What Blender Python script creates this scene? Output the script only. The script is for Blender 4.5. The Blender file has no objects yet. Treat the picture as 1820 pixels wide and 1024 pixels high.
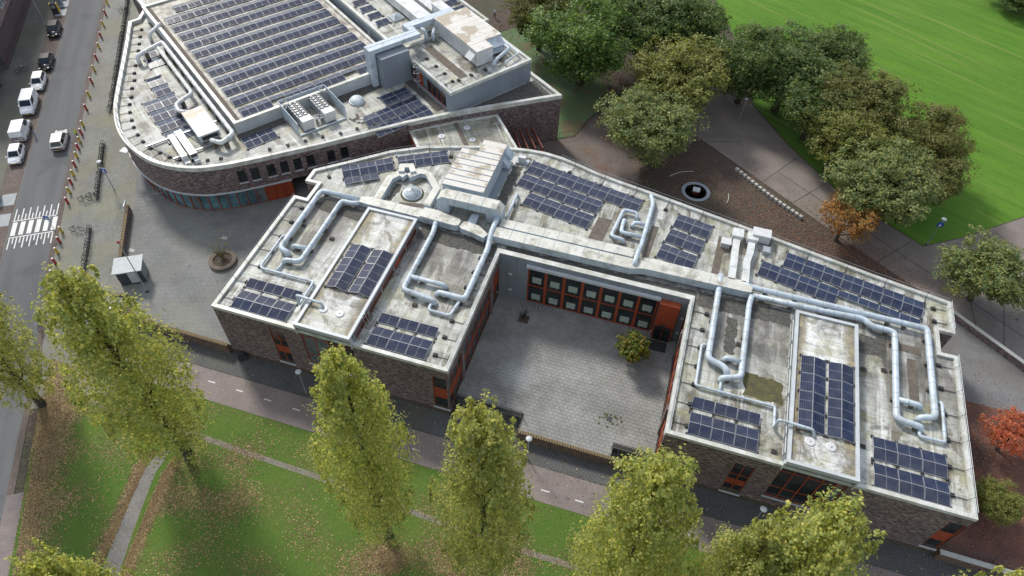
import bpy, math, random
import numpy as np
from mathutils import Vector, Matrix
from mathutils.geometry import tessellate_polygon

# ---------------------------------------------------------------- camera, sky, sun, exposure
# World frame: X runs along the front of the school, Y away from the viewer, metres, Z = 0 on the plaza.
SC = bpy.context.scene
COL = SC.collection
FPX = 1245.527
PITCH, ROLL, YAW = [math.radians(a) for a in (50.1525, 2.10969, 15.59738)]
CAM = Vector((41.337, -33.902, 64.0))
_uu = (math.cos(YAW), math.sin(YAW)); _vv = (-math.sin(YAW), math.cos(YAW))
def _w(x, y, z): return Vector((x*_uu[0]+y*_vv[0], x*_uu[1]+y*_vv[1], z))     # level frame facing the view -> world
FWD = _w(0, math.cos(PITCH), -math.sin(PITCH)); UP0 = _w(0, math.sin(PITCH), math.cos(PITCH)); RT0 = _w(1, 0, 0)
RT = RT0*math.cos(ROLL)+UP0*math.sin(ROLL); UPV = UP0*math.cos(ROLL)-RT0*math.sin(ROLL)
cd = bpy.data.cameras.new('camera'); cam = bpy.data.objects.new('camera', cd); COL.objects.link(cam)
m = Matrix.Identity(4)
for i in range(3):
    m[i][0] = RT[i]; m[i][1] = UPV[i]; m[i][2] = -FWD[i]; m[i][3] = CAM[i]
cam.matrix_world = m
cd.sensor_width = 36; cd.lens = FPX/1820*36; cd.clip_end = 3000; cd.clip_start = .5
SC.camera = cam

SUN_EL = math.radians(41); SUN_AZ = math.atan2(-0.75, 0.66)       # clockwise from +Y
SD = Vector((math.sin(SUN_AZ)*math.cos(SUN_EL), math.cos(SUN_AZ)*math.cos(SUN_EL), math.sin(SUN_EL)))
world = bpy.data.worlds.new('World'); SC.world = world; world.use_nodes = True
wn = world.node_tree; bgn = wn.nodes['Background']
sky = wn.nodes.new('ShaderNodeTexSky'); sky.sky_type = 'NISHITA'; sky.sun_disc = False
sky.sun_elevation = SUN_EL; sky.sun_rotation = SUN_AZ; sky.air_density = 1.0; sky.dust_density = 1.0; sky.ozone_density = 1.0
# broken cloud spread evenly over the whole dome, as the photograph's soft light implies
wtc = wn.nodes.new('ShaderNodeTexCoord'); wnz = wn.nodes.new('ShaderNodeTexNoise'); wnz.inputs['Scale'].default_value = 3.2; wnz.inputs['Detail'].default_value = 7; wnz.inputs['Roughness'].default_value = .6
wmr = wn.nodes.new('ShaderNodeMapRange'); wmr.inputs[1].default_value = .40; wmr.inputs[2].default_value = .60; wmr.inputs[4].default_value = .85
wmx = wn.nodes.new('ShaderNodeMix'); wmx.data_type = 'RGBA'; wmx.inputs[7].default_value = (7.4, 7.5, 7.7, 1)
wn.links.new(wtc.outputs['Generated'], wnz.inputs['Vector']); wn.links.new(wnz.outputs[0], wmr.inputs[0]); wn.links.new(wmr.outputs[0], wmx.inputs[0])
wn.links.new(sky.outputs[0], wmx.inputs[6]); wn.links.new(wmx.outputs[2], bgn.inputs[0]); bgn.inputs[1].default_value = 0.13
sl = bpy.data.lights.new('sun', 'SUN'); sl.energy = 3.0; sl.angle = math.radians(10.0); sl.color = (1.0, .95, .87)
so = bpy.data.objects.new('sun', sl); COL.objects.link(so); so.rotation_euler = SD.to_track_quat('Z', 'Y').to_euler(); so.location = (0, 0, 90)
SC.view_settings.view_transform = 'Standard'; SC.view_settings.look = 'None'
SC.view_settings.gamma = 1; SC.view_settings.use_curve_mapping = False; SC.view_settings.exposure = 0.3

# ---------------------------------------------------------------- helpers
R = random.Random(7)
SURVEY = Vector((41.337, -33.902, 64.0))            # where the photograph was measured from; fixed, whatever the camera does
def P(px, py, z):                      # a point of the photograph taken to the level z where that thing really lies
    x = (px-910)/FPX; y = -(py-512)/FPX
    d = RT*x+UPV*y+FWD
    return SURVEY+d*((z-SURVEY.z)/d.z)

def smooth(t):
    t = max(0., min(1., t)); return t*t*(3-2*t)
def H(u, v):                           # lie of the land: the street and lawn dip 1.3 m below the plaza
    west = -1.3*smooth((4-v)/12)
    if v < 0: return west+(-1.3-west)*smooth((u+22)/8.5)
    return west*(1-smooth((u+24)/8))

class MB:
    def __init__(s): s.v = []; s.f = []; s.mi = []; s.uv = {}; s.cur = 0
    def add(s, vs, fs, mi=None):
        b = len(s.v); s.v += [tuple(q) for q in vs]
        for f in fs: s.f.append(tuple(i+b for i in f)); s.mi.append(s.cur if mi is None else mi)
        return s
    def quad(s, a, b, c, d, mi=None, uv=None):
        s.add((a, b, c, d), ((0, 1, 2, 3),), mi)
        if uv: s.uv[len(s.f)-1] = uv
        return s
    def box(s, x0, y0, z0, x1, y1, z1, mi=None):
        x0, x1 = min(x0, x1), max(x0, x1); y0, y1 = min(y0, y1), max(y0, y1); z0, z1 = min(z0, z1), max(z0, z1)
        v = [(x, y, z) for z in (z0, z1) for x, y in ((x0, y0), (x1, y0), (x1, y1), (x0, y1))]
        return s.add(v, ((3, 2, 1, 0), (4, 5, 6, 7), (0, 1, 5, 4), (1, 2, 6, 5), (2, 3, 7, 6), (3, 0, 4, 7)), mi)
    def obox(s, c, ax, ay, lx, ly, z0, z1, mi=None):     # box turned in plan: centre c, unit axes, half lengths
        v = []
        for z in (z0, z1):
            for i, j in ((-1, -1), (1, -1), (1, 1), (-1, 1)):
                v.append((c[0]+ax[0]*lx*i+ay[0]*ly*j, c[1]+ax[1]*lx*i+ay[1]*ly*j, z))
        return s.add(v, ((3, 2, 1, 0), (4, 5, 6, 7), (0, 1, 5, 4), (1, 2, 6, 5), (2, 3, 7, 6), (3, 0, 4, 7)), mi)
    def prism(s, poly, z0, z1, mi=None, cap=True, bottom=False):
        n = len(poly)
        a = sum(poly[i][0]*poly[(i+1) % n][1]-poly[(i+1) % n][0]*poly[i][1] for i in range(n))
        if a < 0: poly = poly[::-1]
        v = [(p[0], p[1], z0) for p in poly]+[(p[0], p[1], z1) for p in poly]
        f = [(i, (i+1) % n, n+(i+1) % n, n+i) for i in range(n)]
        if cap:
            for t in tessellate_polygon([[Vector((p[0], p[1], 0)) for p in poly]]):
                q = t
                (ax, ay), (bx, by), (cx, cy) = [poly[i][:2] for i in q]
                if (bx-ax)*(cy-ay)-(by-ay)*(cx-ax) < 0: q = (t[0], t[2], t[1])
                f.append(tuple(i+n for i in q))
                if bottom: f.append((q[2], q[1], q[0]))
        return s.add(v, f, mi)
    def sheet(s, poly, z, mi=None):
        for t in tessellate_polygon([[Vector((p[0], p[1], 0)) for p in poly]]):
            (ax, ay), (bx, by), (cx, cy) = [poly[i][:2] for i in t]
            q = t if (bx-ax)*(cy-ay)-(by-ay)*(cx-ax) > 0 else (t[0], t[2], t[1])
            s.add([(poly[i][0], poly[i][1], z) for i in q], ((0, 1, 2),), mi)
        return s
    def ring(s, outer, inner, z0, z1, mi=None):           # closed band between two outlines
        n = len(outer); v = []
        for p in outer: v += [(p[0], p[1], z0), (p[0], p[1], z1)]
        for p in inner: v += [(p[0], p[1], z0), (p[0], p[1], z1)]
        f = []
        for i in range(n):
            j = (i+1) % n
            f += [(2*i, 2*j, 2*j+1, 2*i+1), (2*n+2*j, 2*n+2*i, 2*n+2*i+1, 2*n+2*j+1), (2*i+1, 2*j+1, 2*n+2*j+1, 2*n+2*i+1)]
        return s.add(v, f, mi)
    def tube(s, pts, r, n=10, mi=None, cap=True):
        pts = [Vector(p) for p in pts]; k = len(pts); b = len(s.v); f = []
        rr = r if isinstance(r, (list, tuple)) else [r]*k
        up = None
        for i, p in enumerate(pts):
            d = ((pts[min(i+1, k-1)]-p).normalized()+(p-pts[max(i-1, 0)]).normalized())
            if d.length < 1e-6: d = pts[min(i+1, k-1)]-pts[max(i-1, 0)]
            d.normalize()
            if up is None:
                up = Vector((0, 0, 1)) if abs(d.z) < .9 else Vector((1, 0, 0))
            x = (up-d*up.dot(d)).normalized(); up = x; y = d.cross(x)
            c = 1.0
            if 0 < i < k-1:
                ca = (pts[i+1]-p).normalized().dot((p-pts[i-1]).normalized()); c = 1/max(.5, math.sqrt((1+ca)/2))
            for j in range(n):
                a = 2*math.pi*j/n
                o = x*math.cos(a)+y*math.sin(a)
                s.v.append(tuple(p+o*rr[i]*(1+(c-1)*.5)))
        for i in range(k-1):
            for j in range(n):
                f.append((b+i*n+j, b+i*n+(j+1) % n, b+(i+1)*n+(j+1) % n, b+(i+1)*n+j))
        if cap:
            f.append(tuple(b+j for j in range(n))[::-1]); f.append(tuple(b+(k-1)*n+j for j in range(n)))
        for q in f: s.f.append(q); s.mi.append(s.cur if mi is None else mi)
        return s
    def lathe(s, c, prof, n=20, mi=None):                 # prof: (r, z) from bottom to top
        v = []; f = []
        for r, z in prof:
            for j in range(n):
                a = 2*math.pi*j/n; v.append((c[0]+r*math.cos(a), c[1]+r*math.sin(a), c[2]+z))
        for i in range(len(prof)-1):
            for j in range(n): f.append((i*n+j, i*n+(j+1) % n, (i+1)*n+(j+1) % n, (i+1)*n+j))
        f.append(tuple((len(prof)-1)*n+j for j in range(n)))
        return s.add(v, f, mi)
    def mesh(s, name, mats, smooth_=False):
        me = bpy.data.meshes.new(name); me.from_pydata(s.v, [], s.f)
        for k in (mats if isinstance(mats, (list, tuple)) else [mats]): me.materials.append(k)
        if any(s.mi): me.polygons.foreach_set('material_index', s.mi)
        uvl = me.uv_layers.new(name='UVMap').data
        for p in me.polygons:
            n = p.normal
            cu = s.uv.get(p.index)
            h = math.hypot(n.x, n.y)
            for q, li in enumerate(p.loop_indices):
                co = me.vertices[me.loops[li].vertex_index].co
                if cu: uvl[li].uv = cu[q]
                elif abs(n.z) > .7 or h < 1e-6: uvl[li].uv = (co.x, co.y)
                else: uvl[li].uv = ((-n.y*co.x+n.x*co.y)/h, co.z)
        if smooth_: me.polygons.foreach_set('use_smooth', [True]*len(me.polygons))
        me.update()
        return me

def offset(poly, d):                   # inward offset of a counter-clockwise outline
    n = len(poly); out = []
    for i in range(n):
        a, b, c = Vector(poly[i-1][:2]), Vector(poly[i][:2]), Vector(poly[(i+1) % n][:2])
        e1 = (b-a).normalized(); e2 = (c-b).normalized()
        n1 = Vector((-e1.y, e1.x)); n2 = Vector((-e2.y, e2.x)); mm = n1+n2
        k = d/max(.3, (1+n1.dot(n2)))
        out.append((b.x+mm.x*k, b.y+mm.y*k))
    return out

def link(o, parent=None, local=False):
    COL.objects.link(o)
    if parent is not None:
        o.parent = parent
        o.matrix_parent_inverse = Matrix.Translation(-parent_world(parent)) if parent.type == 'EMPTY' and not local else Matrix.Identity(4)
    return o
PW = {}
def parent_world(o): return PW.get(o.name, Vector((0, 0, 0)))
def tag(o, label, cat, group=None):
    o['label'] = label; o['category'] = cat
    if group: o['group'] = group
    return o
def thing(name, label, cat, loc, group=None):      # empty at the base of a thing whose parts are modelled in world space
    o = bpy.data.objects.new(name, None); COL.objects.link(o); o.location = loc; o.empty_display_size = .3
    PW[o.name] = Vector(loc)
    return tag(o, label, cat, group)
def part(name, mb, mats, parent, label=None, smooth_=False, kind=None, local=False):
    me = mb.mesh(name, mats, smooth_) if isinstance(mb, MB) else mb
    o = bpy.data.objects.new(name, me); link(o, parent, local)
    if label: o['label'] = label
    if kind: o['kind'] = kind
    return o
def at(name, me, parent, loc, rz=0, rot=None, scale=None):   # a shared mesh placed in world space as a part
    o = bpy.data.objects.new(name, me); link(o, parent); o.location = loc
    o.rotation_euler = rot if rot is not None else (0, 0, rz)
    if scale is not None: o.scale = scale
    return o
def single(name, mb, mats, label, cat, group=None, smooth_=False):
    o = part(name, mb, mats, None, None, smooth_); return tag(o, label, cat, group)
def struct(name, mb, mats, smooth_=False):
    o = part(name, mb, mats, None, None, smooth_); o['kind'] = 'structure'; return o
def copytree(o, parent=None):
    c = o.copy(); COL.objects.link(c); c.parent = parent
    if parent is not None: c.matrix_parent_inverse = o.matrix_parent_inverse.copy()
    for ch in list(o.children): copytree(ch, c)
    return c
# ---------------------------------------------------------------- materials
def newmat(name):
    mt = bpy.data.materials.new(name); mt.use_nodes = True
    return mt, mt.node_tree, mt.node_tree.nodes['Principled BSDF']
def N(nt, t, **kw):
    n = nt.nodes.new(t)
    for k, v in kw.items(): setattr(n, k, v)
    return n
def c4(c): return (c[0], c[1], c[2], 1)
def coords(nt, scale=(1, 1, 1), rot=0, src='Object'):
    tc = N(nt, 'ShaderNodeTexCoord'); mp = N(nt, 'ShaderNodeMapping')
    mp.inputs['Scale'].default_value = scale; v = tc.outputs[src]
    if rot:
        m0 = N(nt, 'ShaderNodeMapping'); m0.inputs['Rotation'].default_value = (0, 0, rot); nt.links.new(v, m0.inputs['Vector']); v = m0.outputs[0]
    nt.links.new(v, mp.inputs['Vector']); return mp.outputs[0]
def noise(nt, vec, scale, detail=4, lo=.35, hi=.65, rough=.6, dist=0):
    n = N(nt, 'ShaderNodeTexNoise'); n.inputs['Scale'].default_value = scale; n.inputs['Detail'].default_value = detail
    n.inputs['Roughness'].default_value = rough; n.inputs['Distortion'].default_value = dist
    nt.links.new(vec, n.inputs['Vector'])
    r = N(nt, 'ShaderNodeMapRange'); r.inputs[1].default_value = lo; r.inputs[2].default_value = hi
    nt.links.new(n.outputs[0], r.inputs[0]); return r.outputs[0]
def mix(nt, f, a, b, mode='MIX'):
    x = N(nt, 'ShaderNodeMix', data_type='RGBA', blend_type=mode)
    if isinstance(f, (int, float)): x.inputs[0].default_value = f
    else: nt.links.new(f, x.inputs[0])
    for s, q in ((a, 6), (b, 7)):
        if isinstance(s, tuple): x.inputs[q].default_value = c4(s)
        else: nt.links.new(s, x.inputs[q])
    return x.outputs[2]
def mth(nt, op, a, b=None):
    x = N(nt, 'ShaderNodeMath', operation=op)
    for s, q in ((a, 0), (b, 1)):
        if s is None: continue
        if isinstance(s, (int, float)): x.inputs[q].default_value = s
        else: nt.links.new(s, x.inputs[q])
    return x.outputs[0]
def bump(nt, bs, h, strength, dist=.05):
    b = N(nt, 'ShaderNodeBump'); b.inputs['Strength'].default_value = strength; b.inputs['Distance'].default_value = dist
    nt.links.new(h, b.inputs['Height']); nt.links.new(b.outputs[0], bs.inputs['Normal'])
def mat(name, c1, c2=None, scale=1., rough=.8, lo=.35, hi=.65, stretch=(1, 1, 1), metal=0., spec=.5, bmp=0., c3=None, s3=.3, f3=1., lo3=.5, hi3=.65, rot=0, fine=None, ff=.25):
    mt, nt, bs = newmat(name)
    bs.inputs['Roughness'].default_value = rough; bs.inputs['Metallic'].default_value = metal
    bs.inputs['Specular IOR Level'].default_value = spec
    if c2 is None: bs.inputs['Base Color'].default_value = c4(c1); return mt
    vec = coords(nt, stretch, rot); f = noise(nt, vec, scale, 5, lo, hi)
    col = mix(nt, f, c1, c2)
    if c3:
        g = noise(nt, coords(nt), s3, 5, lo3, hi3)
        col = mix(nt, mth(nt, 'MULTIPLY', g, f3), col, c3)
    if fine:
        h = noise(nt, coords(nt), fine, 2, .3, .7); d = mix(nt, h, (1-ff, 1-ff, 1-ff), (1+ff, 1+ff, 1+ff))
        col = mix(nt, 1.0, col, d, 'MULTIPLY')
        if bmp: bump(nt, bs, h, bmp)
    elif bmp: bump(nt, bs, f, bmp)
    nt.links.new(col, bs.inputs['Base Color']); return mt

def brickmat(name, ca, cb, cm, bw=.32, bh=.085, dark=.55):
    mt, nt, bs = newmat(name); tc = N(nt, 'ShaderNodeTexCoord')
    b = N(nt, 'ShaderNodeTexBrick'); b.inputs['Scale'].default_value = 1; b.inputs['Brick Width'].default_value = bw; b.inputs['Row Height'].default_value = bh
    b.inputs['Mortar Size'].default_value = .006; b.inputs['Bias'].default_value = -.15; b.inputs['Mortar Smooth'].default_value = .3
    b.inputs['Color1'].default_value = c4(ca); b.inputs['Color2'].default_value = c4(cb); b.inputs['Mortar'].default_value = c4(cm)
    nt.links.new(tc.outputs['UV'], b.inputs['Vector'])
    mp = N(nt, 'ShaderNodeMapping'); mp.inputs['Scale'].default_value = (1.1, 4.4, 1); nt.links.new(tc.outputs['UV'], mp.inputs[0])
    g = noise(nt, mp.outputs[0], 1.7, 3, .4, .62, .8)
    mp2 = N(nt, 'ShaderNodeMapping'); mp2.inputs['Scale'].default_value = (.18, .3, 1); nt.links.new(tc.outputs['UV'], mp2.inputs[0])
    g2 = noise(nt, mp2.outputs[0], 1.0, 4, .3, .7)
    col = mix(nt, 1., b.outputs[0], mix(nt, g, (dark*.85, dark*.83, dark*.85), (1.9, 1.72, 1.68)), 'MULTIPLY')
    col = mix(nt, 1., col, mix(nt, g2, (.8, .8, .82), (1.18, 1.15, 1.1)), 'MULTIPLY')
    nt.links.new(col, bs.inputs['Base Color']); bs.inputs['Roughness'].default_value = .88
    bump(nt, bs, b.outputs['Fac'], -.4, .012); return mt

def roofmat(name, rot=0, light=(.60, .62, .59), seam=1.0, dirty=.85, bay=None, pond=False):
    mt, nt, bs = newmat(name); vec = coords(nt, (1, 1, 1), rot)
    st = coords(nt, (1.3, .12, 1), rot)
    streak = noise(nt, st, .9, 6, .42, .66, .65, .4); big = noise(nt, vec, .16, 5, .4, .62, .6); lich = noise(nt, vec, .34, 6, .52, .68, .7); fine = noise(nt, vec, 7, 4, .25, .75, .75)
    blot = noise(nt, vec, .55, 6, .5, .66, .7, .6)
    col = mix(nt, mth(nt, 'MULTIPLY', streak, dirty), light, (.155, .14, .115))
    col = mix(nt, mth(nt, 'MULTIPLY', big, .5), col, (.33, .33, .27))
    col = mix(nt, mth(nt, 'MULTIPLY', blot, .75), col, (.085, .085, .072))
    edge = noise(nt, coords(nt, (.5, .35, 1), rot), .5, 7, .50, .60, .72, 1.2)
    col = mix(nt, mth(nt, 'MULTIPLY', edge, .8), col, (.11, .09, .055))
    ws = noise(nt, coords(nt, (2.6, .10, 1), rot), .8, 5, .56, .68, .7, .3)
    col = mix(nt, mth(nt, 'MULTIPLY', ws, .8), col, (.70, .71, .68))
    col = mix(nt, mth(nt, 'MULTIPLY', lich, .6), col, (.36, .35, .17))
    if pond:                 # water stands on the back half of the wings and leaves dark silt
        sy = N(nt, 'ShaderNodeSeparateXYZ'); nt.links.new(coords(nt), sy.inputs[0]); m1 = N(nt, 'ShaderNodeMapRange', interpolation_type='SMOOTHSTEP'); m1.inputs[1].default_value = 6.5; m1.inputs[2].default_value = 14.5; nt.links.new(sy.outputs[1], m1.inputs[0])
        m2 = N(nt, 'ShaderNodeMapRange', interpolation_type='SMOOTHSTEP'); m2.inputs[1].default_value = 20.5; m2.inputs[2].default_value = 17.5; nt.links.new(sy.outputs[1], m2.inputs[0])
        pf = mth(nt, 'MULTIPLY', mth(nt, 'MULTIPLY', m1.outputs[0], m2.outputs[0]), noise(nt, coords(nt, (1.0, .28, 1)), .5, 6, .34, .56, .7, .6))
        col = mix(nt, mth(nt, 'MULTIPLY', pf, .92), col, mix(nt, noise(nt, coords(nt), .45, 4, .4, .6), (.085, .08, .075), (.19, .18, .165)))
    if bay is not None:      # moss creeping in from both long sides of the bay roofs
        sx = N(nt, 'ShaderNodeSeparateXYZ'); nt.links.new(coords(nt), sx.inputs[0])
        ed = mth(nt, 'ABSOLUTE', mth(nt, 'SUBTRACT', sx.outputs[0], bay)); mr = N(nt, 'ShaderNodeMapRange'); mr.inputs[1].default_value = 1.75; mr.inputs[2].default_value = 2.7
        nt.links.new(mth(nt, 'ADD', ed, mth(nt, 'MULTIPLY', noise(nt, coords(nt), .8, 5, .25, .75), .9)), mr.inputs[0]); em = mth(nt, 'MULTIPLY', mth(nt, 'SUBTRACT', mr.outputs[0], .28), 1.1); em = mth(nt, 'MAXIMUM', em, 0.)
        col = mix(nt, em, col, mix(nt, noise(nt, coords(nt), 1.3, 5, .4, .6), (.10, .085, .05), (.26, .205, .09)))
    col = mix(nt, 1., col, mix(nt, fine, (.72, .72, .72), (1.2, 1.2, 1.2)), 'MULTIPLY')
    sp = N(nt, 'ShaderNodeSeparateXYZ'); nt.links.new(vec, sp.inputs[0])
    fr = mth(nt, 'FRACT', mth(nt, 'DIVIDE', sp.outputs[1], seam)); ln = mth(nt, 'LESS_THAN', fr, .045)
    col = mix(nt, mth(nt, 'MULTIPLY', ln, .55), col, (.09, .09, .08))
    # every sheet weathered a little differently
    wnz = N(nt, 'ShaderNodeTexWhiteNoise', noise_dimensions='1D'); nt.links.new(mth(nt, 'FLOOR', mth(nt, 'DIVIDE', sp.outputs[1], seam)), wnz.inputs['W'])
    col = mix(nt, 1., col, mix(nt, wnz.outputs[0], (.86, .86, .86), (1.1, 1.1, 1.09)), 'MULTIPLY')
    nt.links.new(col, bs.inputs['Base Color']); bs.inputs['Roughness'].default_value = .62
    bump(nt, bs, mth(nt, 'ADD', fr, mth(nt, 'MULTIPLY', fine, .25)), .25, .02); return mt

def pavemat(name, ca, cb, cm, bw, bh, rot=0, moss=None, mo=.02, lo=.45, hi=.7, ms=.12, var=.16):
    mt, nt, bs = newmat(name); vec = coords(nt, (1, 1, 1), rot)
    b = N(nt, 'ShaderNodeTexBrick'); b.inputs['Scale'].default_value = 1; b.inputs['Brick Width'].default_value = bw; b.inputs['Row Height'].default_value = bh
    b.inputs['Mortar Size'].default_value = mo; b.inputs['Color1'].default_value = c4(ca); b.inputs['Color2'].default_value = c4(cb); b.inputs['Mortar'].default_value = c4(cm)
    nt.links.new(vec, b.inputs['Vector']); col = b.outputs[0]
    g = noise(nt, vec, .22, 6, .3, .7, .65); col = mix(nt, 1., col, mix(nt, g, (1-var*1.6,)*3, (1+var*1.4,)*3), 'MULTIPLY')
    fi = noise(nt, vec, 3.3, 4, .25, .75, .75); col = mix(nt, 1., col, mix(nt, fi, (1-var,)*3, (1+var,)*3), 'MULTIPLY')
    if moss: col = mix(nt, mth(nt, 'MULTIPLY', noise(nt, vec, ms, 6, lo, hi, .65), .75), col, moss)
    nt.links.new(col, bs.inputs['Base Color']); bs.inputs['Roughness'].default_value = .85; return mt

def grassmat(name, a, b, c, stripes=0., rot=0):
    mt, nt, bs = newmat(name); vec = coords(nt, (1, 1, 1), rot)
    f1 = noise(nt, vec, .09, 6, .35, .65, .65); f2 = noise(nt, vec, 1.1, 6, .3, .7, .75); f3 = noise(nt, vec, 9, 3, .25, .75, .8)
    col = mix(nt, f1, a, b); col = mix(nt, mth(nt, 'MULTIPLY', f2, .55), col, c)
    col = mix(nt, 1., col, mix(nt, f3, (.6, .6, .6), (1.35, 1.35, 1.3)), 'MULTIPLY')
    if stripes:
        s2 = coords(nt, (.05, .55, 1), rot); fs = noise(nt, s2, 1.0, 5, .42, .6, .7, .5)
        col = mix(nt, mth(nt, 'MULTIPLY', fs, stripes), col, (a[0]*1.9, a[1]*1.45, a[2]*1.6))
        s3 = coords(nt, (.03, 1.6, 1), rot+.12); ft = noise(nt, s3, 1.0, 3, .6, .68, .5, .3)
        col = mix(nt, mth(nt, 'MULTIPLY', ft, .55), col, (.22, .24, .07))
    nt.links.new(col, bs.inputs['Base Color']); bs.inputs['Roughness'].default_value = .9; bs.inputs['Specular IOR Level'].default_value = .2
    bump(nt, bs, mth(nt, 'ADD', f3, f2), .5, .12); return mt

def leafmat(name, a, b, c=None, tr=.35, nscale=.6):
    mt, nt, bs = newmat(name)
    g = N(nt, 'ShaderNodeNewGeometry'); rnd = g.outputs['Random Per Island']
    f = noise(nt, coords(nt), nscale, 3, .35, .65)
    col = mix(nt, f, a, b)
    col = mix(nt, mth(nt, 'MULTIPLY', mth(nt, 'GREATER_THAN', rnd, .72), .75), col, c or b)
    col = mix(nt, 1., col, mix(nt, rnd, (.68, .68, .68), (1.3, 1.3, 1.3)), 'MULTIPLY')
    nt.links.new(col, bs.inputs['Base Color']); bs.inputs['Roughness'].default_value = .55; bs.inputs['Specular IOR Level'].default_value = .35
    t = N(nt, 'ShaderNodeBsdfTranslucent'); nt.links.new(mix(nt, 1., col, (1.35, 1.3, .8), 'MULTIPLY'), t.inputs[0])
    mx = N(nt, 'ShaderNodeMixShader'); mx.inputs[0].default_value = tr
    out = nt.nodes['Material Output']; nt.links.new(bs.outputs[0], mx.inputs[1]); nt.links.new(t.outputs[0], mx.inputs[2]); nt.links.new(mx.outputs[0], out.inputs[0])
    return mt

def cellmat(name):                     # half-cut cells, fine bright wires; the glass reflects the sky
    mt, nt, bs = newmat(name); tc = N(nt, 'ShaderNodeTexCoord')
    sp = N(nt, 'ShaderNodeSeparateXYZ'); nt.links.new(tc.outputs['UV'], sp.inputs[0])
    fx = mth(nt, 'FRACT', mth(nt, 'MULTIPLY', sp.outputs[0], 9)); fy = mth(nt, 'FRACT', mth(nt, 'MULTIPLY', sp.outputs[1], 6))
    l = mth(nt, 'MAXIMUM', mth(nt, 'LESS_THAN', fx, .04), mth(nt, 'LESS_THAN', fy, .09))
    oi = N(nt, 'ShaderNodeObjectInfo')
    dirt = noise(nt, coords(nt, (1, 1, 1), 0), .8, 4, .4, .7)
    base = mix(nt, oi.outputs['Random'], (.004, .009, .034), (.008, .016, .050))
    col = mix(nt, mth(nt, 'MULTIPLY', l, .38), base, (.22, .25, .31)); col = mix(nt, mth(nt, 'MULTIPLY', dirt, .10), col, (.25, .24, .22))
    nt.links.new(col, bs.inputs['Base Color']); bs.inputs['Roughness'].default_value = .12
    bs.inputs['IOR'].default_value = 1.5
    return mt

def glassmat(name, col, rough=.05, ior=1.6):
    mt, nt, bs = newmat(name)
    f = noise(nt, coords(nt), .5, 3, .35, .65)
    nt.links.new(mix(nt, f, (col[0]*.5, col[1]*.5, col[2]*.5), (col[0]*1.6, col[1]*1.6, col[2]*1.6)), bs.inputs['Base Color'])
    bs.inputs['Roughness'].default_value = rough; bs.inputs['IOR'].default_value = ior; return mt

M = {}
M['brick'] = brickmat('brown_brick', (.080, .066, .066), (.27, .22, .212), (.075, .068, .068))
M['brickw'] = brickmat('mauve_brick', (.14, .11, .115), (.24, .19, .185), (.14, .125, .125))
M['wallbrick'] = brickmat('garden_brick', (.09, .065, .05), (.17, .12, .085), (.08, .07, .06))
M['roof'] = roofmat('bitumen_roof', 0, pond=True)
M['roofn'] = roofmat('bitumen_roof_hall', math.radians(-54), (.52, .53, .505), 1.0, .5)
M['roofhall'] = roofmat('bitumen_roof_hall_glare_tint', math.radians(-54), (.60, .56, .50), 1.0, .2)  # warm beige tint stands in for sky glare on the back-facing panels
M['roofbay'] = roofmat('bitumen_roof_bay_left', 0, (.70, .71, .70), .9, .25, 12.7); M['roofbay2'] = roofmat('bitumen_roof_bay_right', 0, (.70, .71, .70), .9, .25, 60.35)
M['roofdull'] = roofmat('bitumen_roof_annex', math.radians(-35), (.30, .31, .27), 1.2, .6)
M['cap'] = mat('parapet_metal', (.62, .63, .61), (.42, .43, .38), .7, .45, c3=(.30, .30, .20), s3=.5, f3=.5, fine=5, ff=.12)
M['clad'] = mat('grey_cladding', (.24, .275, .31), (.19, .22, .255), .3, .5, stretch=(1, 1, .15), fine=6, ff=.06)
M['cladlight'] = mat('light_cladding', (.52, .55, .57), (.42, .45, .47), .5, .45, fine=5, ff=.08)
M['duct'] = mat('duct_blue_grey', (.50, .57, .63), (.43, .50, .56), .6, .42, c3=(.27, .29, .26), s3=1.0, f3=.75, lo3=.52, hi3=.68, fine=4, ff=.12)
M['ductw'] = mat('duct_white', (.66, .68, .67), (.55, .57, .56), .6, .4, c3=(.40, .39, .33), s3=.7, f3=.6, fine=4, ff=.07)
M['ducttop'] = mat('duct_lid_stained', (.60, .60, .55), (.48, .48, .42), .6, .5, c3=(.27, .26, .20), s3=.55, f3=.8, lo3=.52, hi3=.62, fine=5, ff=.1)
M['lidwhite'] = mat('unit_lid_white', (.62, .60, .555), (.55, .525, .475), .5, .5, c3=(.34, .285, .20), s3=.42, f3=.85, lo3=.52, hi3=.57, fine=5, ff=.06)
M['seam'] = mat('duct_seam', (.36, .42, .47), (.28, .33, .37), 2, .5)
M['galv'] = mat('galvanised_steel', (.42, .45, .48), (.33, .36, .38), 2, .4, metal=.4)
M['white'] = mat('white_metal', (.62, .63, .63), (.53, .54, .54), 1.2, .4)
M['black'] = mat('black_rubber', (.035, .036, .038), (.02, .02, .022), 3, .75)
M['darksteel'] = mat('dark_steel', (.045, .048, .052), (.03, .03, .033), 3, .5)
M['alu'] = mat('aluminium_frame', (.52, .54, .56), (.44, .46, .48), 4, .35, metal=.3)
M['cell'] = cellmat('solar_glass')
M['orange'] = mat('rust_orange_paint', (.34, .062, .022), (.27, .050, .018), .8, .55, fine=4, ff=.08)
M['glass'] = glassmat('dark_glass', (.018, .022, .024))
M['teal'] = glassmat('teal_glass', (.085, .16, .185), .07)
M['pale'] = glassmat('pale_glass', (.13, .16, .16), .07)
M['domeglass'] = glassmat('dome_acrylic', (.42, .47, .48), .12)
M['gravel'] = mat('gravel_dark', (.055, .055, .05), (.11, .105, .09), 3, .95, fine=9, ff=.45, bmp=.4)
M['tilewalk'] = mat('walkway_tile', (.15, .125, .10), (.10, .085, .07), 2, .95, fine=8, ff=.3)
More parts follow.
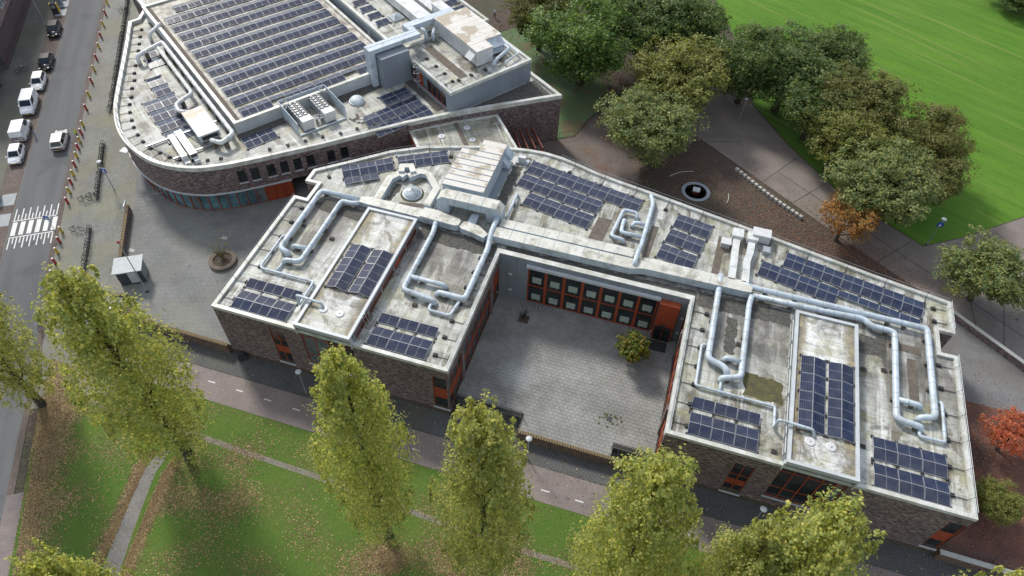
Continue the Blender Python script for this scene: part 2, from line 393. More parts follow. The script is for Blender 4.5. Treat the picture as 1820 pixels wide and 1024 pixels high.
M['moss'] = mat('moss', (.115, .105, .04), (.06, .06, .035), 2, .95, fine=8, ff=.4)
M['asphalt'] = mat('asphalt', (.125, .128, .132), (.095, .098, .102), .35, .9, stretch=(.12, 1.5, 1), rot=math.radians(58), c3=(.075, .077, .08), s3=.22, f3=.6, lo3=.55, hi3=.66, fine=11, ff=.2)
M['cycle'] = mat('cycle_path_asphalt', (.225, .188, .175), (.185, .155, .147), .4, .9, c3=(.135, .12, .115), s3=.2, f3=.5, fine=9, ff=.16)
M['parkbrick'] = pavemat('parking_brick', (.12, .085, .07), (.16, .12, .10), (.06, .05, .045), .3, .1, .5, None, .02, .45, .7, .12, .22)
M['pave'] = pavemat('grey_paving', (.17, .172, .16), (.205, .205, .19), (.10, .10, .09), .32, .32, math.radians(-58), (.20, .20, .115), .012, .42, .68)
M['plaza'] = pavemat('plaza_paving', (.165, .17, .168), (.185, .19, .185), (.12, .124, .122), .62, .62, math.radians(-20), (.22, .22, .165), .02, .45, .7, .16)
M['sidewalk'] = pavemat('dark_sidewalk', (.08, .083, .086), (.10, .104, .107), (.035, .037, .04), .32, .32, .6, (.10, .10, .075), .02)
M['westpave'] = pavemat('west_paving', (.11, .112, .10), (.135, .135, .12), (.06, .06, .05), .32, .32, math.radians(-58), (.12, .125, .07), .012)
M['yard'] = pavemat('yard_paving', (.16, .16, .162), (.19, .19, .19), (.09, .09, .09), .25, .12, .1, (.13, .12, .10), .012)
M['concrete'] = mat('park_path_concrete', (.215, .185, .165), (.175, .15, .135), .3, .9, c3=(.13, .108, .095), s3=.14, f3=.7, fine=5, ff=.12)
M['kerb'] = mat('kerb_stone', (.17, .165, .155), (.13, .13, .12), 2, .85)
M['tile0'] = mat('court_tile', (.24, .235, .215), (.19, .185, .17), .22, .88, c3=(.12, .12, .11), s3=.3, f3=.5, fine=5, ff=.14)
mt, nt, bs = newmat('court_tile_stained')
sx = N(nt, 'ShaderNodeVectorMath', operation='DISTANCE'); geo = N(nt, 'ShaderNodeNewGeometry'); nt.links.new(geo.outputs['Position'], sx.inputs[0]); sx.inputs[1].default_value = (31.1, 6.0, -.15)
mpx = N(nt, 'ShaderNodeMapping'); nt.links.new(geo.outputs['Position'], mpx.inputs[0]); pos = mpx.outputs[0]
f = noise(nt, pos, .3, 5, .35, .65); col = mix(nt, f, (.295, .295, .282), (.228, .229, .219)); col = mix(nt, mth(nt, 'MULTIPLY', noise(nt, pos, .16, 6, .46, .66), .6), col, (.15, .15, .138))
h = noise(nt, pos, 1.9, 4, .3, .7, .8); col = mix(nt, 1., col, mix(nt, h, (.80, .80, .80), (1.16, 1.16, 1.15)), 'MULTIPLY')
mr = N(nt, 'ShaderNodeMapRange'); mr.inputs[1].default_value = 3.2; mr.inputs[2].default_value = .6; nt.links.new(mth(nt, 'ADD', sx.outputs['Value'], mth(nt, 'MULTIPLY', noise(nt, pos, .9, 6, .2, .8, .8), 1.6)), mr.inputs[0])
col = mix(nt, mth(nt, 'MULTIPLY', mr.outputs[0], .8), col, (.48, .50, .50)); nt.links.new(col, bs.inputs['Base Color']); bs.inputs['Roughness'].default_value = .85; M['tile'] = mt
M['joint'] = mat('court_joint', (.06, .06, .055), (.04, .04, .035), 2, .95)
M['grass'] = grassmat('lawn_grass', (.062, .155, .018), (.118, .168, .034), (.112, .152, .038))
M['field'] = grassmat('field_grass', (.072, .185, .015), (.108, .212, .026), (.055, .145, .014), .38, math.radians(24.6))
M['soil'] = mat('leafy_soil', (.062, .052, .042), (.095, .066, .048), .8, .95, c3=(.055, .062, .032), s3=.1, f3=.8, fine=5, ff=.5, bmp=.6)
M['turf'] = mat('play_turf', (.085, .150, .062), (.105, .165, .075), .5, .95, c3=(.15, .09, .055), s3=.25, f3=.7, lo3=.52, hi3=.62, fine=6, ff=.18)
M['rubber'] = mat('red_play_surface', (.17, .072, .048), (.10, .052, .040), .4, .9, c3=(.055, .045, .042), s3=.12, f3=.8, fine=6, ff=.25)
M['paint'] = mat('road_paint', (.70, .70, .68), (.55, .55, .53), 1.5, .7, fine=6, ff=.1)
M['bark'] = mat('bark', (.075, .062, .05), (.04, .034, .028), 3, .95, stretch=(1, 1, .2), bmp=.4)
M['coping'] = mat('coping_brick', (.22, .165, .09), (.14, .10, .06), 2, .9)
M['redmetal'] = mat('red_steel', (.16, .03, .018), (.10, .02, .012), 1, .6)
M['padgrey'] = mat('pad_slab_grey', (.30, .33, .345), (.25, .275, .29), 1, .7)
M['cream'] = mat('pale_concrete', (.44, .44, .41), (.36, .36, .33), 1, .85, fine=6, ff=.1)
L = {}
L['pop'] = leafmat('poplar_leaf', (.29, .35, .10), (.40, .435, .14), (.52, .48, .14), .5, .35)
L['pop2'] = leafmat('poplar_leaf_olive', (.275, .325, .10), (.37, .395, .135), (.48, .44, .135), .5, .35)
L['green'] = leafmat('green_leaf', (.085, .175, .036), (.13, .22, .05), (.20, .25, .055), .45, .5)
L['dark'] = leafmat('dark_leaf', (.085, .150, .045), (.12, .185, .056), (.19, .215, .06), .45, .5)
L['olive'] = leafmat('olive_leaf', (.17, .215, .055), (.235, .25, .07), (.30, .275, .07), .45, .5)
L['brown'] = leafmat('brown_leaf', (.16, .18, .052), (.23, .205, .064), (.125, .17, .05), .45, .5)
L['sage'] = leafmat('sage_leaf', (.145, .205, .075), (.205, .26, .10), (.30, .285, .09), .45, .5)
L['rust'] = leafmat('rust_leaf', (.36, .17, .055), (.26, .20, .06), (.46, .20, .05), .4, .7)
L['red'] = leafmat('red_leaf', (.50, .10, .06), (.42, .16, .07), (.56, .20, .08), .4, .7)
L['court'] = leafmat('bright_leaf', (.10, .17, .022), (.17, .18, .030), (.26, .16, .03), .4, .8)
L['fall'] = leafmat('fallen_leaf', (.27, .18, .085), (.18, .112, .058), (.40, .31, .14), .1, .3)
L['fallred'] = leafmat('fallen_leaf_red', (.22, .085, .045), (.16, .07, .04), (.30, .15, .07), .1, .3)
def paint(name, c, rough=.25):
    mt, nt, bs = newmat(name); bs.inputs['Base Color'].default_value = c4(c); bs.inputs['Roughness'].default_value = rough
    bs.inputs['Coat Weight'].default_value = .2; bs.inputs['Coat Roughness'].default_value = .06; return mt
M['carwhite'] = paint('white_car_paint', (.74, .75, .76)); M['carblack'] = paint('black_car_paint', (.012, .013, .016), .2); M['carsilver'] = paint('pale_silver_paint', (.60, .60, .58))
M['yellow'] = mat('yellow_paint', (.55, .40, .03), (.46, .32, .03), 3, .5); M['redpaint'] = mat('red_paint', (.42, .03, .03), (.32, .02, .02), 3, .5)
M['blue'] = mat('blue_sign', (.02, .10, .42), (.02, .08, .36), 3, .4); M['signwhite'] = mat('sign_white', (.75, .76, .77))
# ---------------------------------------------------------------- the lie of the land
DS = (0.529, -0.8486); NS = (0.8486, 0.529)          # along the street (towards the viewer) and across it (east)
def SN(s, n): return (DS[0]*s+NS[0]*n, DS[1]*s+NS[1]*n)
def ribbon(s0, s1, n0, n1, off, ds=1.5, dn=1.5):
    mb = MB(); ks = max(2, int((s1-s0)/ds)+1); kn = max(2, int((n1-n0)/dn)+1); v = []
    for i in range(ks):
        for j in range(kn):
            x, y = SN(s0+(s1-s0)*i/(ks-1), n0+(n1-n0)*j/(kn-1)); v.append((x, y, H(x, y)+off))
    f = [(i*kn+j, (i+1)*kn+j, (i+1)*kn+j+1, i*kn+j+1) for i in range(ks-1) for j in range(kn-1)]
    return mb.add(v, f)
def grid(us, vs, off):
    mb = MB(); v = [(u, w, H(u, w)+off) for w in vs for u in us]; n = len(us)
    return mb.add(v, [(j*n+i, j*n+i+1, (j+1)*n+i+1, (j+1)*n+i) for j in range(len(vs)-1) for i in range(n-1)])
def fr(a, b, st): return [a+(b-a)*i/max(1, round((b-a)/st)) for i in range(max(1, round((b-a)/st))+1)]
us = [-900, -300]+fr(-130, -10, 3)+fr(-5, 25.7, 8)+[46.9]+fr(55, 140, 8)+[300, 900]
vs = [-900, -300]+fr(-80, -10, 5)+fr(-8, -.06, 1)+[-.45, -.05, .05]+fr(1, 10, 1)+[16.5]+fr(20, 160, 8)+[400, 900]
gm = grid(us, vs, -.03)
keep = [f for f in gm.f if not (25.6 < sum(gm.v[i][0] for i in f)/4 < 47 and -.06 < sum(gm.v[i][1] for i in f)/4 < 16.6)]     # open below the courtyard
gm.f = keep; gm.mi = [0]*len(keep); struct('ground', gm, M['soil'])
struct('road', ribbon(-135, 60, -26.4, -21.1, .012), M['asphalt'])
struct('parking_lane', ribbon(-135, 40, -28.9, -26.52, .010), M['parkbrick'])
struct('west_pavement', ribbon(-135, 40, -40, -28.9, .014), M['westpave'])
mb = ribbon(-135, 40, -26.52, -26.4, .03); struct('west_kerb', mb, M['kerb'])
struct('brick_margin', ribbon(-135, 12, -21.1, -20.45, .016, 1.5, .6), M['parkbrick'])
struct('east_pavement', ribbon(-135, 2.5, -20.45, -11.9, .012), M['pave'])
wall_curve = [(-16.7, 1.6), (-16.0, 2.15), (-15.2, 2.25), (-14.4, 1.85), (-13.7, 1.1), (-13.3, .5), (-12.7, .1)]
a = SN(-10.9, -11.9)
plz = [SN(-62, -11.9), SN(-9.4, -11.9)]+wall_curve[1:]+[(-.02, -.02), (2, 22), (9, 33), (-6, 36), (-30, 60)]
mb = MB(); mb.sheet(plz, .016); struct('plaza', mb, M['plaza'])
struct('sidewalk', grid(fr(-21, 76, 1.5)+[140], [-2.7, -1.35, -.02], .010), M['sidewalk'])
struct('cycle_path', grid(fr(-23.5, 76, 1.5)+[140], [-6.3, -5, -4, -2.82], .010), M['cycle'])
struct('path_kerb', grid(fr(-14, 76, 3)+[140], [-2.82, -2.7], .03), M['gravel'])
# lawn: every row starts at the street's edge
mb = MB(); rows = fr(-75, -6.32, 1.2); v = []; cols = [0, .5, 1, 2, 3, 4.5, 6, 8, 10, 13, 17, 22, 30, 45, 70, 110, 160, 220]
for w in rows:
    e = (-19.6-NS[1]*w)/NS[0]
    for c in cols: v.append((e+c, w, H(e+c, w)+.006))
n = len(cols); mb.add(v, [(j*n+i, j*n+i+1, (j+1)*n+i+1, (j+1)*n+i) for j in range(len(rows)-1) for i in range(n-1)])
struct('lawn', mb, M['grass'])
struct('lawn_margin', ribbon(12, 60, -21.1, -19.55, .016), M['cycle'])
def strip(pts, w, z):
    mb = MB(); k = len(pts); v = []
    for i, p in enumerate(pts):
        q = Vector(pts[min(i+1, k-1)])-Vector(pts[max(i-1, 0)]); q.normalize(); ww = w[i] if isinstance(w, list) else w
        v += [(p[0]-q.y*ww/2, p[1]+q.x*ww/2, H(*p)+z), (p[0]+q.y*ww/2, p[1]-q.x*ww/2, H(*p)+z)]
    return mb.add(v, [(2*i+1, 2*i+3, 2*i+2, 2*i) for i in range(k-1)])
struct('trodden_path', strip([(-19, -9.6), (-17.2, -9.8), (-12.3, -10.2), (-4, -10.35), (3, -10.25), (7.1, -10.4), (15.5, -10.55), (25, -11), (37, -11.35), (45, -11.2), (60, -11.4)], .55, .012), mat('trodden_earth', (.20, .19, .155), (.15, .14, .11), 1.2, .95, fine=6, ff=.25))
struct('footpath', strip([(-.1, -12.6), (-.1, -13.6), (-.2, -15), (.4, -17.5), (1.3, -21), (2.5, -24.8), (4.5, -32)], [.9, 1.1, 1.2, 1.35, 1.5, 1.6, 1.7], .012), mat('footpath_asphalt', (.20, .19, .175), (.155, .148, .135), .8, .9, fine=8, ff=.2))
# cycle-path dashes, road paint
for i in range(24):
    u = -3.6+i*3.42
    mb = MB(); o = -4.2-.9*smooth((u+4)/40); mb.quad((u-.42, o-.06, -1.282), (u+.42, o-.06, -1.282), (u+.42, o+.06, -1.282), (u-.42, o+.06, -1.282))
    x = part('path_dash', mb, M['paint'], bpy.data.objects['cycle_path'])
def rpaint(name, rects, parent='road'):
    for s0, s1, n0, n1 in rects:
        mb = MB(); v = []
        k = max(1, int((s1-s0)/1.0))
        for i in range(k+1):
            for n_ in (n0, n1):
                x, y = SN(s0+(s1-s0)*i/k, n_); v.append((x, y, H(x, y)+.018))
        mb.add(v, [(2*i, 2*i+2, 2*i+3, 2*i+1) for i in range(k)]); part(name, mb, M['paint'], bpy.data.objects[parent])
zs = lambda n_: -26.0-.05*(n_+26)
rpaint('zebra_stripe', [(-25.7, -23.3, -26.2+i*.93, -25.65+i*.93) for i in range(6)])
rpaint('crossing_line', [(-26.05, -25.9, -26.3, -21.2), (-23.05, -22.9, -26.3, -21.2)])
for i in range(13):
    n_ = -26.2+i*.41
    rpaint('ramp_tooth', [(-26.1-(2.1 if i % 2 == 0 else 1.0), -26.1, n_, n_+.13), (-22.85, -22.85+(1.9 if i % 2 == 0 else .95), n_, n_+.13)])
rpaint('road_line', [(22.5, 24.2, -25.9, -25.7), (25.0, 25.2, -26.3, -24.6), (20.4, 21.5, -24.4, -24.2)])
# parking pads with pale slabs
for s0 in (-85.6, -82.6, -79.6, -31.5, -27.6):
    mb = MB()
    for (x0, x1) in ((s0, s0+2.3),):
        q = [SN(x0, -28.4), SN(x1, -28.4), SN(x1, -26.7), SN(x0, -26.7)]; mb.prism(q, -.02, .035)
    o = part('pad_slab', mb, M['padgrey'], bpy.data.objects['parking_lane'])
# north-east: field, paths, play lawn
fld = [(48, 80), (51.5, 64.4), (57, 56.5), (64.6, 47.6), (74.7, 40.8), (79.7, 44.0), (88, 50.8), (110, 68), (180, 120), (180, 260), (20, 260), (36, 110)]
mb = MB(); mb.sheet(fld, .0); struct('field', mb, M['field'])
pth = [(36, 62), (44.5, 53.5), (53.3, 47.2), (66.3, 37.7), (77.8, 30.1), (84.4, 24.9), (100, 14), (112, 24), (90, 34), (86.5, 37.2), (100, 47), (108, 66), (88, 50.6), (79.7, 43.9), (74.7, 40.6), (64.6, 47.4), (57, 56.2), (51.3, 64.2), (42, 74)]
mb = MB(); mb.sheet(pth, .006); struct('park_path', mb, M['concrete'])
mb = MB(); mb.sheet([(84, 36.6), (90, 33.5), (97, 29), (104, 36), (96, 42)], .012); struct('verge', mb, M['grass'])
for (p, q) in [((50.5, 54.5), (45.5, 53)), ((58.5, 53.5), (54.2, 46.7)), ((62.6, 49.2), (58.4, 43.7)), ((69.5, 44), (65.3, 38.6)), ((73.4, 41.2), (69.0, 36)), ((79, 42.8), (79.8, 29)), ((84, 38), (82.5, 26.5)), ((56, 49.5), (75.5, 35.8)), ((75.5, 35.8), (92, 24)), ((84, 46.5), (90, 40))]:
    d = Vector(q)-Vector(p); d.normalize(); mb = MB(); w = .05
    mb.quad((p[0]-d.y*w, p[1]+d.x*w, .012), (p[0]+d.y*w, p[1]-d.x*w, .012), (q[0]+d.y*w, q[1]-d.x*w, .012), (q[0]-d.y*w, q[1]+d.x*w, .012))
    part('path_joint', mb, M['joint'], bpy.data.objects['park_path'])
for (p, q) in [((89, 49.3), (92.5, 44.5)), ((92.5, 44.5), (98, 48.5)), ((90.8, 46.8), (96, 50.8))]:
    d = Vector(q)-Vector(p); d.normalize(); mb = MB(); w = .07
    mb.quad((p[0]-d.y*w, p[1]+d.x*w, .012), (p[0]+d.y*w, p[1]-d.x*w, .012), (q[0]+d.y*w, q[1]-d.x*w, .012), (q[0]-d.y*w, q[1]+d.x*w, .012))
    part('court_line', mb, M['paint'], bpy.data.objects['park_path'])
mb = MB(); mb.sheet([(23, 45.5), (27.1, 47.9), (28.2, 52.8), (31.0, 58.8), (24, 68), (12, 76), (7.5, 70.5), (18, 56)], .004); struct('play_lawn', mb, M['turf'])
mb = MB(); mb.sheet([(19, 36.5), (33, 33.5), (39, 32.6), (37.5, 44), (44.5, 53.5), (36, 62), (31.3, 59), (28.4, 52.8), (27.2, 47.8), (23, 45)], .006)
struct('school_path', mb, mat('worn_asphalt', (.155, .13, .115), (.12, .10, .09), .4, .92, c3=(.16, .085, .055), s3=.3, f3=.6, lo3=.52, hi3=.64, fine=6, ff=.25))
mb = MB(); mb.sheet([(73.2, 17.9), (73.2, 30.4), (77.3, 29.3), (84.0, 24.0), (92.5, 17.65)], .010); struct('east_yard', mb, M['yard'])
mb = MB(); mb.sheet([(73.2, 0.15), (110, .15), (110, 17), (83.4, 18.2), (77.8, 17.9), (73.2, 17.9)], .006); struct('play_yard', mb, M['rubber'])
for (u0, v0) in [(78.3, 15.9), (80.6, 16.0), (82.9, 16.1), (79.6, 13.4), (82.0, 13.5)]:
    mb = MB(); mb.obox((u0, v0), (.5, .866), (-.866, .5), .55, .06, .0, .03); part('play_mark', mb, M['darksteel'], bpy.data.objects['play_yard'])
# fountain circle
t = thing('round_basin', 'round stone basin with pale rim in the leafy bed behind the school', 'basin', (45.6, 41.6, 0))
mb = MB(); mb.lathe((45.6, 41.6, 0), [(1.95, 0), (1.95, .08), (1.9, .1), (1.5, .1), (1.47, .03)], 40); part('rim', mb, M['clad'], t)
mb = MB(); mb.lathe((45.6, 41.6, 0), [(1.48, .015), (1.45, .03)], 32); part('floor_disc', mb, M['gravel'], t)
mb = MB(); mb.box(45.2, 41.1, .03, 46.0, 41.9, .4); part('pedestal', mb, M['redmetal'], t)
mb = MB(); mb.box(45.15, 41.1, .4, 46.1, 42.0, .5); part('plate', mb, M['cladlight'], t)
for k, a0 in enumerate((1.75, -.25)):
    mb = MB(); pts = [(45.6+4.4*math.cos(a0+i*.1), 41.6+4.1*math.sin(a0+i*.1), .05) for i in range(10 if k == 0 else 6)]
    mb.tube(pts, .06, 5); single('bed_edging', mb, M['cream'], ('long' if k == 0 else 'short')+' curved pale edging strip in the bed '+('behind' if k == 0 else 'right of')+' the round basin', 'edging')
for i in range(17):
    f_ = i/16; u = 50.5+(59.4-50.5)*f_; v = 47.8+(40.9-47.8)*f_-.35*math.sin(f_*3.14)
    mb = MB(); mb.obox((u, v), (.8, -.6), (.6, .8), .24, .22, 0, .42); mb.obox((u, v), (.8, -.6), (.6, .8), .21, .19, .42, .46)
    single('seat_block', mb, M['cream'], 'pale cube seat in the curved row beside the park path, '+['first', 'second', 'third', 'fourth', 'fifth', 'sixth', 'seventh', 'eighth', 'ninth', 'tenth', 'eleventh', 'twelfth', 'thirteenth', 'fourteenth', 'fifteenth', 'sixteenth', 'last'][i]+' from the left', 'seat block', 'cube seats along the path')
# ---------------------------------------------------------------- walls and windows
def wallq(mb, p0, p1, z0, z1, openings=(), depth=.22):   # openings: (a0, a1, b0, b1) along / up
    p0, p1 = Vector(p0), Vector(p1); Ln = (p1-p0).length; d = (p1-p0)/Ln; n = Vector((d.y, -d.x))   # outward on the right of p0->p1
    xs = sorted({0, Ln}|{o[0] for o in openings}|{o[1] for o in openings}); zs_ = sorted({z0, z1}|{o[2] for o in openings}|{o[3] for o in openings})
    xs = [x for x in xs if 0 <= x <= Ln]; zs_ = [z for z in zs_ if z0 <= z <= z1]
    pt = lambda x, z, k=0: (p0.x+d.x*x-n.x*k, p0.y+d.y*x-n.y*k, z)
    for i in range(len(xs)-1):
        for j in range(len(zs_)-1):
            cx, cz = (xs[i]+xs[i+1])/2, (zs_[j]+zs_[j+1])/2
            if any(o[0] < cx < o[1] and o[2] < cz < o[3] for o in openings): continue
            mb.quad(pt(xs[i], zs_[j]), pt(xs[i+1], zs_[j]), pt(xs[i+1], zs_[j+1]), pt(xs[i], zs_[j+1]))
    for a0, a1, b0, b1 in openings:
        mb.quad(pt(a0, b0), pt(a0, b0, depth), pt(a0, b1, depth), pt(a0, b1)); mb.quad(pt(a1, b0, depth), pt(a1, b0), pt(a1, b1), pt(a1, b1, depth))
        mb.quad(pt(a0, b0), pt(a1, b0), pt(a1, b0, depth), pt(a0, b0, depth)); mb.quad(pt(a0, b1, depth), pt(a1, b1, depth), pt(a1, b1), pt(a0, b1))
    return mb
def window(parent, p0, p1, z0, z1, xs, zs_, depth=.14, glass='glass', frame='orange', panels=(), bar=.09, sill=None, name='window', glassmap=None, tilt=0.):
    """A glazed opening between plan points p0 and p1: frame, one pane per field, coloured infill panels."""
    p0, p1 = Vector(p0), Vector(p1); Ln = (p1-p0).length; d = (p1-p0)/Ln; n = Vector((d.y, -d.x))
    def bx(mb, a0, a1, b0, b1, k0, k1):
        c = p0+d*((a0+a1)/2)-n*((k0+k1)/2); mb.obox(c, d, n, (a1-a0)/2, (k1-k0)/2, b0, b1)
    fm = MB(); e = .003
    bx(fm, 0, bar, z0, z1, depth-.05, depth+.05); bx(fm, Ln-bar, Ln, z0, z1, depth-.05, depth+.05)
    bx(fm, bar, Ln-bar, z0, z0+bar, depth-.05, depth+.05); bx(fm, bar, Ln-bar, z1-bar, z1, depth-.05, depth+.05)
    xx = [0]+[x for x in xs]+[Ln]; zz = [z0]+list(zs_)+[z1]
    for x in xs: bx(fm, x-bar/2, x+bar/2, z0+bar, z1-bar, depth-.06, depth+.06)
    for z in zs_:
        for i in range(len(xx)-1): bx(fm, xx[i]+bar*.5+(bar*.5 if i == 0 else 0), xx[i+1]-bar*.5-(bar*.5 if i == len(xx)-2 else 0), z-bar/2, z+bar/2, depth-.045, depth+.045)
    w = part(name, fm, M[frame], parent)
    for i in range(len(xx)-1):
        for j in range(len(zz)-1):
            pm = MB(); g = M[frame] if (i, j) in panels or j in panels else M[(glassmap or {}).get((i, j), glass)]
            bx(pm, xx[i]+.03, xx[i+1]-.03, zz[j]+.03, zz[j+1]-.03, depth-.012, depth+.012)
            part('infill_panel' if g is M[frame] else 'pane', pm, g, w)
    if sill:
        sm = MB(); bx(sm, -.1, Ln+.1, z0-.12, z0-.002, -.12, depth+.1); part('sill', sm, M['cladlight'], w)
    return w

# ---------------------------------------------------------------- the school (front building with two wings round a courtyard)
school = thing('school_building', 'two-winged brown brick school with flat grey roofs around a paved courtyard', 'building', (36, 12, -1.3))
OUT = [(0, 0), (25.7, 0), (25.7, 16.6), (46.9, 16.6), (46.9, 0), (73.4, 0), (73.4, 17.4), (71.8, 17.4), (71.8, 20.4), (73.4, 20.4), (73.4, 24.7), (65.45, 26.2), (52.2, 29.06), (39.8, 31.6),
       (35.5, 32.4), (32.8, 33.0), (30.6, 33.7), (28.2, 34.35), (25.9, 34.6), (24.0, 34.5), (22, 34.2), (18.6, 33.4), (15.5, 32.4), (11.2, 30.85), (7.4, 28.6), (4.3, 25.9), (0, 22.3), (0, 20.2), (1.6, 20.2), (1.6, 17.4), (0, 17.4)]
ZR, ZP = 6.75, 7.02
mb = MB(); mb.sheet(offset(OUT, .02), ZR); roof = part('roof', mb, M['roof'], school)
mb = MB(); mb.ring(offset(OUT, -.05), offset(OUT, .36), 6.6, ZP); part('parapet', mb, M['cap'], school)
mb = MB()
fw_open = {0: [(6.1, 7.8, -.2, 5.65), (9.9, 15.65, 1.15, 7.1), (24.0, 25.72, -.35, 5.3)], 4: [(6.75, 8.6, -.65, 5.1), (10.5, 16.2, .7, 7.1), (15.55, 16.5, -1.32, .68), (25.1, 26.52, -.15, 5.35)]}
cside = [(.0, 3.7, -.35, 5.0), (4.4, 13.2, -.35, 4.75), (14.0, 16.5, -.15, 4.75)]
n = len(OUT)
for i in range(n):
    a, b = OUT[i], OUT[(i+1) % n]
    if i in fw_open:
        wallq(mb, a, b, -1.36, 6.62, [o if o[3] < 6.7 else (o[0], o[1], o[2], 6.62) for o in fw_open[i]])
    elif i == 1: wallq(mb, a, b, -1.36, 6.62, cside)
    elif i == 3: wallq(mb, a, b, -1.36, 6.62, [(16.6-o[1], 16.6-o[0], o[2], o[3]) for o in cside])
    elif i == 2: continue
    else: wallq(mb, a, b, -1.36, 6.62)
part('brick_wall', mb, M['brick'], school)
# front windows
window(school, (6.1, 0), (7.8, 0), -.2, 5.65, [.85], [1.7, 2.75, 4.0], panels=(1,), sill=1)
window(school, (24.0, 0), (25.62, 0), -.35, 5.3, [], [1.6, 3.3], panels=(1,), depth=.1, sill=1)
window(school, (53.65, 0), (55.5, 0), -.65, 5.1, [.92], [1.0, 1.9, 2.9], panels=(1,), sill=1)
window(school, (72.0, 0), (73.32, 0), -.15, 5.35, [], [1.6, 3.25], panels=(1,), depth=.1, sill=1)
bagl = {(0, k): 'pale' for k in range(3)}; bagl[(1, 1)] = 'pale'; bagl[(1, 2)] = 'pale'
window(school, (9.9, 0), (15.65, 0), 1.15, 8.0, [1.4, 2.85, 4.3], [2.7, 5.8], depth=.2, bar=.1, sill=1, glassmap=bagl, name='bay_window')
bagr = {(4, 1): 'pale', (4, 2): 'pale'}
window(school, (57.4, 0), (63.1, 0), .7, 8.0, [1.25, 2.5, 3.75, 4.9], [2.6, 5.7], depth=.2, bar=.1, sill=1, glassmap=bagr, name='bay_window')
mb = MB(); mb.box(62.45, .06, -1.3, 63.4, .12, .55); d_ = part('door', mb, M['orange'], school); mb = MB(); mb.box(62.6, .03, -.25, 62.75, .058, -.2); part('handle', mb, M['galv'], d_)
mb = MB(); mb.box(61.5, -.35, -1.3, 62.0, -.02, -.55); part('meter_box', mb, M['galv'], school)
# bays: raised roof boxes
for (u0, u1, v1) in ((9.68, 15.72, 17.3), (57.3, 63.4, 17.35)):
    mb = MB(); q = [(u0, -.28), (u1, -.28), (u1, v1), (u0, v1)]
    wallq(mb, (u1, .16), (u1, v1), 6.5, 7.9); wallq(mb, (u1, v1), (u0, v1), 6.5, 7.9); wallq(mb, (u0, v1), (u0, .16), 6.5, 7.9)
    part('bay_wall', mb, M['clad'], school)
    mb = MB(); mb.ring(q, offset(q, .32), 7.72, 8.22); mb.sheet(q[::-1], 7.75); part('bay_rim', mb, M['cladlight'], school)
    mb = MB(); mb.sheet(offset(q, .31), 8.02); part('bay_roof', mb, M['roofbay' if u0 < 30 else 'roofbay2'], school)
    for x in (u0, u1): part('bay_cheek', MB().box(x-.06, -.2, 6.4, x+.06, .16, 7.72), M['cladlight'], school)
    for k in range(5):       # clerestory strips in the flank that shows
        x = u1 if u0 < 30 else u0; s_ = 1 if u0 < 30 else -1
        y0 = 1.0+k*3.2; p0, p1 = ((x+.03*s_, y0), (x+.03*s_, y0+2.7)) if s_ > 0 else ((x+.03*s_, y0+2.7), (x+.03*s_, y0))
        window(school, p0, p1, 6.85, 7.55, [1.35], [], depth=.0, bar=.045, name='clerestory_window', panels=((0, 0),) if k == 3 and s_ > 0 else (), frame='orange' if s_ > 0 else 'white', glass='glass' if s_ > 0 else 'pale')
    for du in (1.9, 3.7):
        t = thing('roof_vent', 'white round roof vent, '+('left' if du < 2 else 'right')+' of the pair at the front of the '+('left' if u0 < 30 else 'right')+' bay roof', 'vent', (u0+du, 2.45, 8.02), 'round white vents')
        mb = MB(); mb.lathe((u0+du, 2.45, 8.02), [(.46, 0), (.46, .07), (.36, .11)], 22); part('flange', mb, M['white'], t)
        mb = MB(); mb.lathe((u0+du, 2.45, 8.13), [(.09, 0), (.09, .05), (.05, .07)], 12); part('cowl', mb, M['galv'], t)
# wings' courtyard sides
def cwin(x, s_, v0, v1, z0, z1, nx, zs_, **kw):
    p0, p1 = ((x, v0), (x, v1)) if s_ > 0 else ((x, v1), (x, v0))
    L_ = v1-v0; return window(school, p0, p1, z0, z1, [L_*i/nx for i in range(1, nx)], zs_, **kw)
for x, s_ in ((25.7, 1), (46.9, -1)):
    cwin(x, s_, .08, 3.7, -.35, 5.0, 3, [1.6, 3.0], panels=(1,), depth=.1)
    cwin(x, s_, 4.4, 13.2, -.35, 4.75, 6, [2.1, 2.6], panels=(1,), depth=.1)
    cwin(x, s_, 14.0, 16.5, -.15, 4.75, 2, [2.2], panels=((0, 1), (1, 1)), depth=.1)
    for v0 in (3.75, 13.25): part('brick_pier', MB().box(x-.02 if s_ > 0 else x-.14, v0, -.2, x+.14 if s_ > 0 else x+.02, v0+.55, 4.9), M['brickw'], school)
    mb = MB(); mb.box(x+.02*s_, .0, 6.52, x+.1*s_, 16.4, 6.58); part('drip_edge', mb, M['cap'], school)
